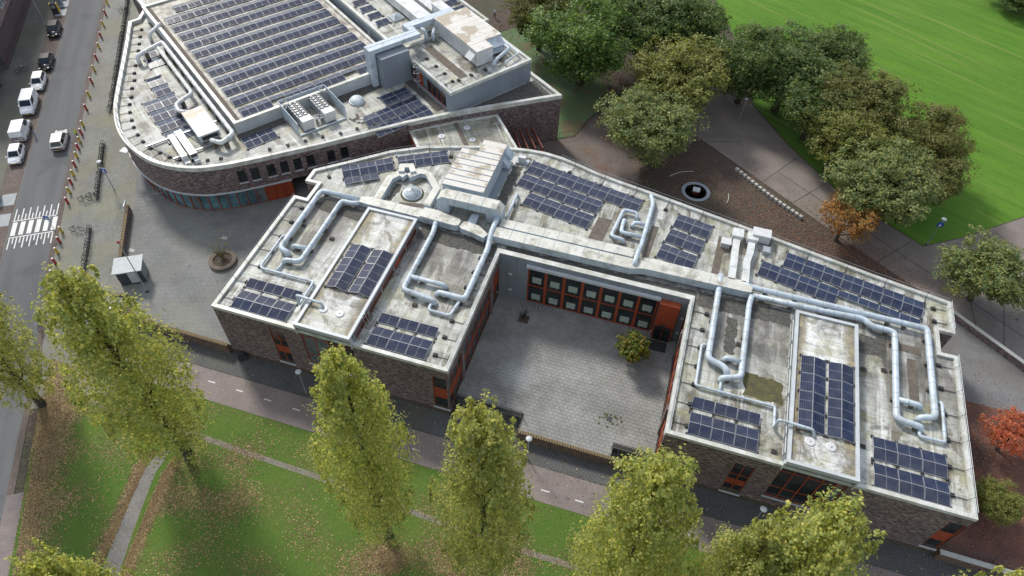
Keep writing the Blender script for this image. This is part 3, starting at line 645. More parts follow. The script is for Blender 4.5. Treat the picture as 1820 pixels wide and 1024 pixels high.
# courtyard back: grey cladding, two rows of windows, door block
ZC = -.15
mb = MB(); wallq(mb, (25.7, 16.3), (46.9, 16.3), -1, 6.98, [(3.4, 18.2, -.1, 5.9)]); part('cladding_wall', mb, M['clad'], school)
for i in range(22): 
    u = 25.9+i*.95
    if 29.0 < u < 44: 
        mb = MB(); mb.box(u, 16.26, 6.0, u+.03, 16.3, 6.95)
    else: mb = MB(); mb.box(u, 16.26, ZC, u+.03, 16.3, 6.95)
    part('cladding_seam', mb, M['clad'], school)
for i in range(7):
    u0 = 29.1+i*2.1
    w = window(school, (u0, 16.3), (u0+2.1, 16.3), -.1, 5.85, [], [2.75], depth=.12, bar=.16)
    for z in (.45, 3.35):  # pale legged rectangle in each pane, built as a thin box
        mb = MB(); mb.box(u0+.55, 16.36, z, u0+1.6, 16.40, z+.95); q = part('pale_pane_box', mb, mat('panel_green_white', (.38, .46, .41), (.32, .39, .35), 1, .4), w) if (i, z) == (0, .45) else part('pale_pane_box', mb, bpy.data.materials['panel_green_white'], w)
        mb = MB(); mb.box(u0+.75, 16.34, z-.2, u0+.8, 16.37, z); mb.box(u0+1.35, 16.34, z-.2, u0+1.4, 16.37, z); part('box_leg', mb, M['galv'], q)
mb = MB(); mb.box(28.95, 15.95, 5.95, 43.95, 16.29, 6.3); part('sunshade_box', mb, M['cladlight'], school)
db = part('door_block', MB().box(43.95, 15.55, ZC, 46.1, 16.29, 6.05), M['orange'], school)
for k in range(2):
    mb = MB(); mb.box(44.1+k*.95, 15.5, ZC+.05, 44.97+k*.95, 15.548, 2.3); g = part('door', mb, M['glass'], db)
    mb = MB(); mb.box(44.9+k*.1, 15.42, .8, 44.94+k*.1, 15.498, 1.5); part('handle', mb, M['orange'], g)
mb = MB(); mb.box(44.6, 15.3, 2.6, 45.2, 15.54, 2.75); part('door_lamp', mb, M['darksteel'], db)
for (u, z) in ((26.9, 1.2), (26.9, 3.9), (46.45, 1.0), (46.45, 3.6)):
    mb = MB(); mb.box(u, 16.15, z, u+.42, 16.25, z+.3); part('wall_lamp', mb, M['white'], school)
mb = MB(); mb.box(25.5, 16.31, 6.7, 47.1, 16.7, 7.04); part('courtyard_parapet', mb, M['cap'], school)

# ---------------------------------------------------------------- courtyard
court = thing('courtyard', 'courtyard', 'paving', (36, 8, ZC)); 
for k in ('label', 'category'): del court[k]
court['kind'] = 'structure'
mb = MB(); mb.sheet([(25.7, 1.35), (33.2, 1.35), (33.2, -.25), (42.75, -.25), (42.75, .95), (46.9, .95), (46.9, 16.3), (25.7, 16.3)], ZC-.035); part('bed', mb, M['joint'], court)
PU, PV = .525, .405
tme = MB().box(-PU/2+.011, -PV/2+.011, -.04, PU/2-.011, PV/2-.011, .0).mesh('paver', M['tile'])
cells = []
def keepout(x0, y0, x1, y1): return (y0 < 1.42 and x0 < 33.2) or (y0 < 1.0 and x1 > 42.75) or (y0 < -.25)
for j in range(-1, 41):
    v0 = -.23+j*PV
    for i in range(-1, 42):
        u0 = 25.72+i*PU+(PU/2 if j % 2 else 0)
        x0, x1, y0, y1 = max(u0, 25.72), min(u0+PU, 46.88), max(v0, -.23), min(v0+PV, 16.28)
        if y0 < 1.42 and x1 < 34: x0 = max(x0, 33.22)
        if y0 < 1.0 and x0 > 42: x1 = min(x1, 42.72)
        if x1-x0 < .06 or y1-y0 < .06 or keepout(x0, y0, x1, y1): continue
        cells.append((x0, x1, y0, y1))
rest = MB(); cells.sort(key=lambda c: c[2]); k = 0
for x0, x1, y0, y1 in cells:
    dz = R.uniform(-.006, .006); full = x1-x0 > PU-.01 and y1-y0 > PV-.01
    if full and k < 300: at('paver', tme, court, ((x0+x1)/2, (y0+y1)/2, ZC+dz), R.uniform(-.008, .008)); k += 1
    else: rest.box(x0+.011, y0+.011, ZC-.04, x1-.011, y1-.011, ZC+dz)
part('paver_field', rest, M['tile'], court, kind='stuff')
# sunken areas and their railings, drains, doormat
mb = MB(); mb.box(42.75, -.3, -1.0, 46.9, .93, -.95); mb.box(42.6, -.3, -1, 42.75, .95, ZC); mb.box(42.75, .93, -1, 46.9, .99, ZC-.01); part('sunken_landing', mb, M['yard'], court)
mb = MB(); mb.box(25.7, -.3, -1.28, 33.1, 1.33, -1.2); mb.box(25.7, 1.33, -1.28, 33.2, 1.39, ZC-.01); mb.box(33.1, -.3, -1.28, 33.2, 1.35, ZC); part('sunken_landing', mb, M['sidewalk'], court)
mb = MB(); mb.box(43.4, .2, -.95, 43.46, .9, ZC); mb.box(44.1, .2, -.95, 44.16, .9, ZC); part('gate_post', mb, M['darksteel'], court)
def ragged0(c, r): return [(c[0]+r*R.uniform(.6, 1.3)*math.cos(k*.9), c[1]+r*R.uniform(.6, 1.3)*math.sin(k*.9)) for k in range(7)]
def railing(name, label, pts, z, h=1.0, mat_='darksteel', step=.14, group=None):
    t = thing(name, label, 'railing', (pts[0][0], pts[0][1], z), group)
    mb = MB(); mb.tube([(p[0], p[1], z+h) for p in pts], .03, 5); part('top_rail', mb, M[mat_], t)
    mb = MB(); mb.tube([(p[0], p[1], z+.1) for p in pts], .022, 5); part('bottom_rail', mb, M[mat_], t)
    bars = MB().box(-.012, -.012, .1, .012, .012, h).mesh('bar', M[mat_]); post = MB().box(-.03, -.03, 0, .03, .03, h+.02).mesh('post', M[mat_])
    for a, b in zip(pts, pts[1:]):
        d = Vector(b[:2])-Vector(a[:2]); k = int(d.length/step)
        for i in range(k+1):
            q = (a[0]+d.x*i/k, a[1]+d.y*i/k, z)
            if i % 14 == 0 or i == k: at('post', post, t, q)
            else: at('bar', bars, t, q)
    return t
railing('railing', 'black bar railing above the sunken landing at the right front of the courtyard', [(42.7, .95), (46.85, .99)], ZC)
railing('railing', 'black bar railing above the sunken landing beside the left wing', [(25.95, 1.45), (33.1, 1.4)], ZC)
railing('gate', 'low black gate at the sidewalk below the left wing corner', [(25.9, -.25), (26.0, 1.2)], -1.28, 1.1)
single('door_mat', MB().box(43.6, 14.0, ZC+.008, 45.9, 15.4, ZC+.025), M['black'], 'black mat in front of the orange courtyard door', 'mat')
t = thing('bicycle_stand', 'small silver bicycle stand under the courtyard windows', 'bike stand', (32, 15.6, ZC))
for i in range(8):
    u = 30.6+i*.42; mb = MB(); mb.tube([(u, 15.35, ZC), (u, 15.35, ZC+.5), (u, 15.8, ZC+.5), (u, 15.8, ZC)], .03, 5); part('hoop', mb, M['galv'], t)
mb = MB(); mb.box(30.4, 15.55, ZC+.01, 33.8, 15.6, ZC+.05); part('base_rail', mb, M['galv'], t)
mb = MB(); mb.box(29.0, 13.1, ZC+.005, 30.2, 14.2, ZC+.02); single('tree_pit', mb, M['soil'], 'square earth tree pit near the left end of the courtyard windows', 'tree pit')
w = P(1083, 745, ZC); t = thing('courtyard_drain', 'small square drain ringed with weeds in the front half of the courtyard', 'drain', (w.x, w.y, ZC))
part('grate', MB().box(w.x-.28, w.y-.28, ZC, w.x+.28, w.y+.28, ZC+.02), M['darksteel'], t)
for i in range(16):
    a = R.uniform(0, 6.28); r_ = R.uniform(.35, 1.1); part('weed_tuft', MB().prism(ragged0((w.x+r_*1.2*math.cos(a), w.y+r_*math.sin(a)), R.uniform(.08, .2)), ZC, ZC+R.uniform(.02, .06)), M['moss'], t)
# retaining walls with upright coping bricks
cb = MB().box(-.10, -.2, 0, .10, .2, .11).mesh('coping_brick', M['coping'])
def retaining(name, label, pts, z0, z1, th=.36, coping=True, mat_='wallbrick', capmat=None):
    t = thing(name, label, 'wall', (pts[0][0], pts[0][1], z0))
    k = len(pts); outer = []; inner = []
    for i, p in enumerate(pts):
        q = (Vector(pts[min(i+1, k-1)])-Vector(pts[max(i-1, 0)])).normalized(); outer.append((p[0]+q.y*th/2, p[1]-q.x*th/2)); inner.append((p[0]-q.y*th/2, p[1]+q.x*th/2))
    mb = MB(); mb.prism(outer+inner[::-1], z0, z1, bottom=True); part('brick_body', mb, M[mat_], t)
    if coping:
        for a, b in zip(pts, pts[1:]):
            d = Vector(b)-Vector(a); m_ = max(1, int(d.length/.27)); an = math.atan2(d.y, d.x)
            for i in range(m_):
                f_ = (i+.5)/m_; at('coping_brick', cb, t, (a[0]+d.x*f_, a[1]+d.y*f_, z1+R.uniform(-.006, .006)), an)
    else:
        e = .05; mb = MB(); o2 = [(p[0]+(p[0]-q[0])*e/th, p[1]+(p[1]-q[1])*e/th) for p, q in zip(outer, inner)]; i2 = [(q[0]+(q[0]-p[0])*e/th, q[1]+(q[1]-p[1])*e/th) for p, q in zip(outer, inner)]
        mb.prism(o2+i2[::-1], z1, z1+.09, bottom=True); part('coping', mb, M[capmat or 'cream'], t)
    return t
retaining('retaining_wall', 'brick retaining wall with upright coping along the front of the courtyard', [(33.2, -.42), (46.1, -.42)], -1.36, .0)
retaining('retaining_wall', 'curved brick retaining wall between the plaza and the sidewalk left of the school', wall_curve+[(-8, -.2), (-.25, -.2)], -1.36, .12)
retaining('yard_wall', 'low brick wall with concrete coping in front of the red play yard', [(73.65, -.2), (85, -.3), (112, -.3)], -1.36, -.02, .4, False, 'wallbrick', 'cream')
retaining('park_wall', 'low dark wall with pale coping between the east yard and park path', [(76.9, 29.7), (84.2, 24.1), (101, 11.3)], -.05, .85, .38, False, 'brick', 'cream')
retaining('plaza_wall', 'freestanding low brick wall on the plaza behind the grey kiosk', [(-23.5, 14.5), (-21.1, 10.5), (-18.6, 6.4)], -.1, .95, .34, True, 'brick')
railing('railing', 'black railing along the play yard behind its front wall', [(73.9, .25), (86, .25), (98, .25)], 0, .8, step=.3)
# ---------------------------------------------------------------- north building: curved low block, hall, upper blocks
A0 = math.radians(54); E1 = (math.cos(A0), math.sin(A0)); E2 = (-E1[1], E1[0]); C0 = (-12.3, 25.3)
def NB(a, b): return (C0[0]+E1[0]*a+E2[0]*b, C0[1]+E1[1]*a+E2[1]*b)
def nrect(a0, b0, a1, b1): return [NB(a0, b0), NB(a1, b0), NB(a1, b1), NB(a0, b1)]
def nbox(mb, a0, b0, z0, a1, b1, z1, mi=None): return mb.obox(NB((a0+a1)/2, (b0+b1)/2), E1, E2, abs(a1-a0)/2, abs(b1-b0)/2, z0, z1, mi)
sports = thing('community_building', 'large rounded brown brick building with a solar-covered hall roof', 'building', (-8, 35, 0))
import itertools
def spline(pts, k=4):
    out = []
    for i in range(len(pts)-1):
        p0, p1, p2, p3 = [Vector(pts[max(0, min(len(pts)-1, j))]) for j in (i-1, i, i+1, i+2)]
        for q in range(k):
            t = q/k; out.append(tuple(.5*((2*p1)+(p2-p0)*t+(2*p0-5*p1+4*p2-p3)*t*t+(3*p1-p0-3*p2+p3)*t*t*t)))
    return out+[pts[-1]]
curve = spline([(-41.4, 43.2), (-37.6, 37.1), (-31.3, 26.6), (-29.3, 23.7), (-26.6, 20.8), (-23.8, 18.8), (-20.4, 17.3), (-17.0, 16.8), (-13.2, 17.5), (-9.8, 19.4)], 4)
NOUT = curve+[(-6.9, 21.65), (-1.2, 26.35), (7.3, 33.9), (12.2, 37.8), (17.7, 41.6), (24.9, 46.5), (19.4, 50.5), NB(40, 8), NB(40, 44), NB(.5, 44), NB(.5, 36.6), NB(-1.2, 34.2)]
ZN, ZNP = 7.0, 7.5
mb = MB(); mb.sheet(offset(NOUT, .02), ZN); part('low_roof', mb, M['roofn'], sports)
mb = MB(); mb.ring(offset(NOUT, -.06), offset(NOUT, .42), 6.9, ZNP); part('parapet', mb, M['cap'], sports)
n = len(NOUT); kc = len(curve)
mb = MB(); gl0 = None
nwin = {}
for i in range(n):
    a, b = NOUT[i], NOUT[(i+1) % n]
    ops = []
    Ln = (Vector(b)-Vector(a)).length
    if i == kc: ops = [(.4+k*1.65, 1.4+k*1.65, 4.3, 6.15) for k in range(4)]; wi = (a, b, ops)
    if i == kc+1: ops = [(.6+k*1.75, 1.6+k*1.75, 4.3, 6.15) for k in range(2)]; wi2 = (a, b, ops)
    if i == kc-1: ops = [(.5, 1.5, 4.3, 6.15), (2.1, 3.1, 4.3, 6.15)]; wi0 = (a, b, ops)
    lo = 3.15 if i <= kc+1 and a[0] > -33 else -.05
    wallq(mb, a, b, lo, 6.95, ops, .3)
part('brick_wall', mb, M['brick'], sports)
for (a, b, ops) in (wi0, wi, wi2):
    d = (Vector(b)-Vector(a)).normalized()
    for o in ops:
        p0 = Vector(a)+d*o[0]; p1 = Vector(a)+d*o[1]; window(sports, p0, p1, o[2], o[3], [], [], depth=.24, bar=.06, frame='darksteel', sill=1)
# soffit trim and curved ground-floor glazing
gpts = [p for p in curve if p[0] > -30.5]+[(-6.9, 21.65), (-4.6, 23.5)]
gout = []; gin = []
for i, p in enumerate(gpts):
    q = (Vector(gpts[min(i+1, len(gpts)-1)])-Vector(gpts[max(i-1, 0)])).normalized()
    gout.append((p[0]+q.y*.12, p[1]-q.x*.12)); gin.append((p[0]-q.y*.5, p[1]+q.x*.5))
mb = MB(); mb.prism(gout+gin[::-1], 3.0, 3.2, bottom=True); part('soffit_trim', mb, M['cladlight'], sports)
acc = [0]
for a, b in zip(gin, gin[1:]): acc.append(acc[-1]+(Vector(b)-Vector(a)).length)
def along(s_):
    for i in range(len(gin)-1):
        if s_ <= acc[i+1] or i == len(gin)-2:
            f_ = (s_-acc[i])/(acc[i+1]-acc[i]); return Vector(gin[i]).lerp(Vector(gin[i+1]), f_)
ng = int(acc[-1]/1.15); glz = part('base_plinth', MB().prism([tuple(along(acc[-1]*i/ng)+Vector((.0, -.03))) for i in range(ng+1)]+[tuple(along(acc[-1]*i/ng)+Vector((.1, .2))) for i in range(ng, -1, -1)], 0, .12), M['orange'], sports)
for i in range(ng):
    a, b = along(acc[-1]*i/ng), along(acc[-1]*(i+1)/ng); d = (b-a).normalized(); nn = Vector((d.y, -d.x))
    mb = MB(); mb.obox(a+nn*.03, d, nn, .05, .09, .1, 3.0); part('mullion', mb, M['orange'], sports)
    red = i > ng-4
    mb = MB(); mb.obox((a+b)/2, d, nn, (b-a).length/2-.05, .015, .13, 3.0); part('glass_pane' if not red else 'red_panel', mb, M['teal'] if i % 7 else M['pale'], sports) if not red else part('red_panel', mb, M['orange'], sports)
# hall
mb = MB()
for a, b in zip(nrect(0, 0, 23.9, 35), nrect(0, 0, 23.9, 35)[1:]+nrect(0, 0, 23.9, 35)[:1]): wallq(mb, a, b, 6.9, 8.5)
part('hall_wall', mb, M['cladlight'], sports)
q = nrect(0, 0, 23.9, 35); mb = MB(); mb.ring(offset(q, -.04), offset(q, .4), 8.3, 8.68); part('hall_parapet', mb, M['cap'], sports)
mb = MB(); mb.sheet(offset(q, .38), 8.42); part('hall_roof', mb, M['roofhall'], sports)
mb = MB(); nbox(mb, .4, .4, 8.43, 1.0, 34.5, 8.47); part('gravel_strip', mb, M['tilewalk'], sports)
# middle block and east block
q = nrect(24.6, .6, 39.8, 44); mb = MB()
for a, b in zip(q, q[1:]+q[:1]): wallq(mb, a, b, 6.9, 9.6)
part('upper_wall', mb, M['clad'], sports)
mb = MB(); mb.ring(offset(q, -.05), offset(q, .38), 9.45, 9.9); part('upper_parapet', mb, M['cap'], sports)
mb = MB(); mb.sheet(offset(q, .36), 9.62); part('upper_roof', mb, M['roofn'], sports)
q = [NB(24.6, -12.2), NB(38, -12.0), NB(38, .58), NB(24.6, .58)]; mb = MB()
wallq(mb, q[0], q[1], 6.9, 10.1); wallq(mb, q[1], q[2], 6.0, 10.1); wallq(mb, q[3], q[0], 6.9, 10.1, [(1.2, 11.6, 7.3, 9.4)]); wallq(mb, q[2], q[3], 6.9, 10.1)
part('east_block_wall', mb, M['clad'], sports)
mb = MB(); mb.ring(offset(q, -.05), offset(q, .34), 9.98, 10.42); part('east_block_parapet', mb, M['cap'], sports)
mb = MB(); mb.sheet(offset(q, .32), 10.16); part('east_block_roof', mb, M['roofn'], sports)
d = (Vector(q[0])-Vector(q[3])).normalized(); p0 = Vector(q[3])+d*1.2; p1 = Vector(q[3])+d*11.6
window(sports, p0, p1, 7.3, 9.4, [1.1, 2.2, 3.3, 4.5, 5.6, 6.8, 8.0, 9.2], [], depth=.15, glassmap={(1, 0): 'pale', (4, 0): 'teal'}, panels=((3, 0),))
# stair head box
mb = MB(); nbox(mb, 20.25, -2.3, 6.9, 24.58, .55, 11.6); part('stair_head', mb, M['clad'], sports)
# lower dark terrace edge east of the east block
mb = MB(); mb.sheet([NB(24.8, -12.4), NB(38.3, -16.9), NB(38.5, -12.2)], 7.03); part('terrace', mb, M['gravel'], sports)
# link annex
q = [(7.4, 34.3), (10.4, 30.6), (15.5, 32.7), (20.9, 34.6), (22.4, 34.9), (17.4, 41.3), (12.2, 37.9)]
mb = MB(); mb.prism(q, 0, 5.9, cap=False); annex = part('annex_wall', mb, M['orange'], sports)
mb = MB(); qq = q[::-1] if sum(q[i][0]*q[(i+1) % 7][1]-q[(i+1) % 7][0]*q[i][1] for i in range(7)) < 0 else q
mb.sheet(offset(qq, .02), 5.92); part('annex_roof', mb, M['roofdull'], sports)
mb = MB(); mb.ring(offset(qq, -.05), offset(qq, .32), 5.8, 6.12); part('annex_parapet', mb, M['cap'], sports)
mb = MB(); mb.obox((14.0, 36.0), (.6, -.8), (.8, .6), 2.6, .3, 5.93, 5.97); part('walkway_strip', mb, M['tilewalk'], sports)
CR_ = {}
for k, (px, py) in enumerate(((785, 242), (830, 227), (840, 248))):
    w = P(px, py, 6.0); t = thing('roof_vent', 'white round roof vent on the link roof, '+('leftmost', 'upper right', 'lower right')[k]+' of three', 'vent', (w.x, w.y, 5.92), 'round white vents')
    mb = MB(); mb.lathe((w.x, w.y, 5.93), [(.45, 0), (.45, .07), (.36, .11)], 20); part('flange', mb, M['white'], t)
    mb = MB(); mb.lathe((w.x, w.y, 6.04), [(.09, 0), (.09, .05), (.05, .07)], 12); part('cowl', mb, M['galv'], t)
# red pergola
t = thing('pergola', 'dark red steel pergola beams between the two buildings', 'pergola', (22, 40, 0))
for i in range(5):
    f_ = i/4; a = Vector((19.0, 40.8)).lerp(Vector((21.9, 42.9)), f_); b = Vector((21.0, 37.4)).lerp(Vector((24.6, 39.0)), f_)
    d = (b-a).normalized(); mb = MB(); mb.obox((a+b)/2, d, (-d.y, d.x), (b-a).length/2, .09, 3.6, 4.0); part('beam', mb, M['redmetal'], t)
mb = MB(); a, b = Vector((20.8, 37.2)), Vector((24.8, 38.9)); d = (b-a).normalized(); mb.obox((a+b)/2, d, (-d.y, d.x), 2.2, .1, 3.25, 3.598); part('header', mb, M['redmetal'], t)
for p in (a, b):
    mb = MB(); mb.box(p.x-.08, p.y-.08, 0, p.x+.08, p.y+.08, 3.25); part('post', mb, M['redmetal'], t)

# ---------------------------------------------------------------- west building across the street
west = thing('west_building', 'mauve brick building with dark slatted ground floor at the left edge', 'building', (-70, 40, 0))
def WB(s, n_): return SN(s, n_)
mb = MB(); f0, f1 = WB(-150, -33), WB(-57.5, -33); wallq(mb, f1, f0, 4.2, 14) ; wallq(mb, WB(-57.5, -50), f1, 0, 14); part('brick_wall', mb, M['brickw'], west)
wallp = MB(); wallq(wallp, WB(-62, -33.0), f0, 0, 4.2); part('base_wall', wallp, M['darksteel'], west)
for i in range(60):
    s_ = -62.2-i*.5; p = WB(s_, -32.97); mb = MB(); mb.obox(p, DS, NS, .06, .06, .1, 4.15); part('slat', mb, M['brickw'], west)
mb = MB(); mb.prism([WB(-62, -33), WB(-57.5, -33), WB(-57.5, -50), WB(-62, -50)], 4.19, 4.2, bottom=True); wallq(mb, WB(-57.5, -36.5), WB(-62, -36.5), 0, 4.2); part('porch', mb, M['darksteel'], west)
for i in range(8):
    for z in (5.2, 8.6):
        s_ = -64-i*4.6; window(west, WB(s_+2.2, -32.98), WB(s_, -32.98), z, z+2.2, [1.1], [], depth=-.03, frame='white', glass='pale', bar=.08)
mb = MB(); mb.prism([WB(-150, -33.3), WB(-57.3, -33.3), WB(-57.3, -50), WB(-150, -50)], 13.8, 14.1, bottom=True); part('roof', mb, M['roofdull'], west)
mb = MB(); mb.obox(SN(-60, -32.75), DS, NS, .5, .1, 0, 2.6); 
west2 = thing('corner_building', 'dark low building corner at the left edge below the slatted wall', 'building', SN(-46, -36)+(0,))
mb = MB(); q = [WB(-57.4, -33.2), WB(-50.5, -33.2), WB(-50.5, -46), WB(-57.4, -46)]; mb.prism(q, 0, 4.5); part('wall', mb, M['darksteel'], west2)
for i in range(4):
    mb = MB(); mb.obox(WB(-56.5+i*1.6, -33.16), DS, NS, .6, .03, .2, 2.9); part('glass_pane', mb, M['glass'], west2)
mb = MB(); mb.obox(WB(-54, -32.9), DS, NS, 3.4, .25, 3.0, 3.2); part('canopy', mb, M['redmetal'], west2)
# ---------------------------------------------------------------- solar arrays
PL_, PW_ = 2.1, 1.17
def panel_mesh():
    mb = MB(); L_, W_ = PL_-.05, PW_
    mb.box(-L_/2, -W_/2, -.035, L_/2, W_/2, .0, 0)
    e = .02
    for x0, x1 in ((-L_/2+e, -.009), (.009, L_/2-e)):
        mb.quad((x0, -W_/2+e, .004), (x1, -W_/2+e, .004), (x1, W_/2-e, .004), (x0, W_/2-e, .004), 1, [(0, 0), (1, 0), (1, 1), (0, 1)])
    return mb.mesh('solar_panel', [M['alu'], M['cell']])
PME = panel_mesh(); TILT0 = math.radians(9.5)
RAIL = MB().box(-.5, -.03, 0, .5, .03, .05).mesh('rail', M['alu']); FOOT = MB().box(-.13, -.13, 0, .13, .13, .12).mesh('ballast_foot', M['black'])
TILT = TILT0
def array(label, org, ang, z, rows, feet=True, skip=None, TILT=TILT0, sy=1.):
    """rows: (offset across, first panel, panel count, side) ; side 'f' slopes down to the front, 'b' to the back."""
    ax = Vector((math.cos(ang), math.sin(ang), 0)); ay = Vector((-ax.y, ax.x, 0)); o = Vector((org[0], org[1], z))
    t = thing('solar_array', label, 'solar array', o, 'solar arrays on the roofs')
    wv = PW_*sy*math.cos(TILT); hz = PW_*sy*math.sin(TILT)
    for (off, first, cnt, side) in rows:
        for i in range(first, first+cnt):
            if skip and skip(off, i, side): continue
            jj = Vector((R.uniform(-.008, .008), R.uniform(-.008, .008), R.uniform(-.004, .004)))
            c = o+ax*((i+.5)*PL_)+ay*(off+wv/2)+Vector((0, 0, .12+hz/2))+jj
            rx = TILT if side == 'f' else -TILT
            q = at('solar_panel', PME, t, c, 0, None, (1, sy, 1)); q.rotation_euler = (Matrix.Rotation(ang, 3, 'Z') @ Matrix.Rotation(rx+R.uniform(-.014, .014), 3, 'X') @ Matrix.Rotation(R.uniform(-.008, .008), 3, 'Y')).to_euler()
        if feet:
            for i in range(first, first+cnt+1):
                y = off-.02 if side == 'f' else off+wv+.02
                c = o+ax*(i*PL_)+ay*y; at('ballast_foot', FOOT, t, c, ang)
    return t
g = PW_*math.cos(TILT); D2 = 2*g+.06
pair = lambda off, f0, n_: [(off, f0, n_, 'f'), (off+g+.03, f0, n_, 'b')]
array('solar array at the front left corner of the left wing', (1.75, .55), 0, ZR, pair(0, 0, 3)+[(D2+.45, 0, 3, 'f')])
array('solar array at the right front of the left wing beside the bay', (16.85, .6), 0, ZR, pair(0, 0, 3)+[(D2+.45, 0, 3, 'f')])
array('solar array at the front left corner of the right wing', (48.75, .6), 0, ZR, pair(0, 0, 3)+[(D2+.45, 0, 3, 'f')])
array('solar array at the front right corner of the right wing', (65.05, .5), 0, ZR, pair(0, 0, 3)+pair(D2+.35, 0, 3))
an = math.radians(-10.5)
array('long solar row along the back parapet behind the courtyard, seven panels wide', (24.55, 30.4), an, ZR, pair(0, 0, 7))
array('second solar row behind the courtyard, five panels wide', (24.15, 27.75), an, ZR, pair(0, 0, 5))
array('shortest solar row behind the courtyard, four panels wide', (25.75, 24.7), an, ZR, pair(0, 0, 4))
array('solar block two panels wide and three pairs deep behind the courtyard', (42.3, 21.4), math.radians(-11), ZR, pair(0, 0, 2)+pair(2.72, 0, 2)+pair(5.44, 0, 2))
array('long stepped solar array on the right end of the back roof', (53.3, 22.3), math.radians(-11.5), ZR, [(0, 0, 4, 'f'), (g+.03, 0, 8, 'b')]+[(D2+.3, 1, 7, 'f'), (D2+.3+g+.03, 1, 7, 'b')])
array('solar array by the curved back parapet, left of the octagonal duct', (4.75, 21.0), math.radians(34), ZR, [(.0, 0, 2, 'b')]+pair(1.3, 0, 3))
array('solar array by the curved back parapet between octagonal duct and air handler', (9.65, 25.9), math.radians(30), ZR, pair(0, 0, 3))
an90 = math.radians(90)
array('solar array of four columns on the left bay roof', (15.3, 5.2), an90, 8.03, [(0, 0, 3, 'f'), (g+.03, 0, 3, 'b'), (D2+.2, 0, 3, 'f'), (D2+.2+g+.03, 0, 3, 'b')], TILT=math.radians(15))
array('solar array of four long columns on the right bay roof', (62.95, 3.4), an90, 8.03, [(0, 0, 4, 'f'), (g+.03, 0, 4, 'b'), (D2+.2, 0, 4, 'f'), (D2+.2+g+.03, 0, 4, 'b')], TILT=math.radians(12))
# north building arrays; rows run along the hall's short side
rows = []
for k in range(12): rows += [(k*2.72, 0, 10, 'f'), (k*2.72+g*.88+.03, 0, 10, 'b')]
ho = NB(1.5, .75)
def hskip(off, i, side):
    if off < 1 and i in (2, 7): return True
    if off > 29 and i < 1: return True
    return False
array('huge solar array covering the hall roof of the rounded building', ho, A0, 8.44, rows, False, hskip, math.radians(11), .88)  # panels narrowed so more of the glare-tinted roof shows between rows

array('solar array beside the stair tower on the low roof, stepped on its left', NB(16.4, -11.0), A0, ZN, pair(0, -1, 4)+pair(2.62, -1, 4)+pair(5.24, 1, 2))
array('small solar array below the hall wall on the curved roof', NB(-.2, -3.6), A0, ZN, pair(0, 0, 2)[:2])
array('narrow solar array of many short rows on the west side of the curved roof', NB(-7.7, 3.0), A0, ZN, sum([[(k*2.6, 0 if k < 4 else 1, 2 if k < 4 else 1, 'f'), (k*2.6+g+.03, 0 if k < 4 else 1, 2 if k < 4 else 1, 'b')] for k in range(6)], []))
array('pair of solar panels at the north end of the curved west roof', NB(-4.1, 20.6), A0, ZN, pair(0, 0, 1)+pair(2.7, 0, 1))
array('single file of solar panels on the upper roof beside the hall', NB(25.6, 8.2), A0, 9.63, sum([[(k*2.3, 0, 1, 'f')] for k in range(4)], []))
array('two solar panels at the far right corner of the upper roof', NB(37.0, 5.0), A0, 9.63, [(0, 0, 1, 'f'), (2.3, 0, 1, 'f')])

# ---------------------------------------------------------------- ducts
def rounded(pts, r=.55):
    pts = [Vector(p) for p in pts]; out = [pts[0]]
    for i in range(1, len(pts)-1):
        a, b, c = pts[i-1], pts[i], pts[i+1]; d1 = (a-b); d2 = (c-b); k = min(r, d1.length*.45, d2.length*.45)
        p, q = b+d1.normalized()*k, b+d2.normalized()*k
        out += [p, p*.25+b*.5+q*.25, q]
    return out+[pts[-1]]
def pipe(label, runs, r, mat_='duct', group='round ducts on the roofs', sup=True, ringstep=1.5, roofz=None):
    """runs: lists of (x, y, z); the first is the main run, others are branches."""
    p0 = runs[0][0]; t = thing('ventilation_duct', label, 'duct', p0, group)
    for k, run in enumerate(runs):
        rr = (r if k == 0 or r < .3 else r*.9)*.86
        mb = MB(); mb.tube(rounded(run, rr*1.5), rr, 14); part('pipe', mb, M[mat_], t, smooth_=True)
        for a, b in zip(run, run[1:]):
            a, b = Vector(a), Vector(b); d = b-a
            if d.length < 1.6: continue
            m_ = max(1, int(d.length/ringstep))
            for i in range(m_):
                c = a+d*((i+.5)/m_); e = d.normalized()*.035
                mb = MB(); mb.tube([c-e, c+e], rr*1.05, 14); part('joint_ring', mb, M['seam'], t, smooth_=False)
                if sup and abs(d.z) < .3 and i % 2 == 0:
                    n_ = Vector((-d.y, d.x, 0)).normalized(); zz = roofz if roofz is not None else ZR
                    mb = MB(); cc = c+d.normalized()*.4; mb.obox(cc, d.normalized(), n_, .16, rr*1.15, zz, cc.z-rr*.8); part('support_block', mb, M['tilewalk'], t)
    return t
def Z(pts, z): return [(p[0], p[1], z if len(p) < 3 else p[2]) for p in pts]
pipe('thick grey duct running down the left side of the left wing', [Z([(7.6, 18.9), (3.1, 18.9), (2.8, 18.5), (2.8, 9.1), (3.9, 8.8), (4.0, 8.75, 6.8)], 7.3)], .36)
pipe('thick grey duct with a side branch in the middle of the left wing', [Z([(8.2, 18.5), (7.2, 18.05), (5.85, 18.05), (5.85, 8.0), (4.1, 7.7), (4.0, 7.6, 6.8)], 7.3), Z([(5.8, 10.0), (4.0, 9.9), (3.9, 9.8, 6.8)], 7.3)], .34)
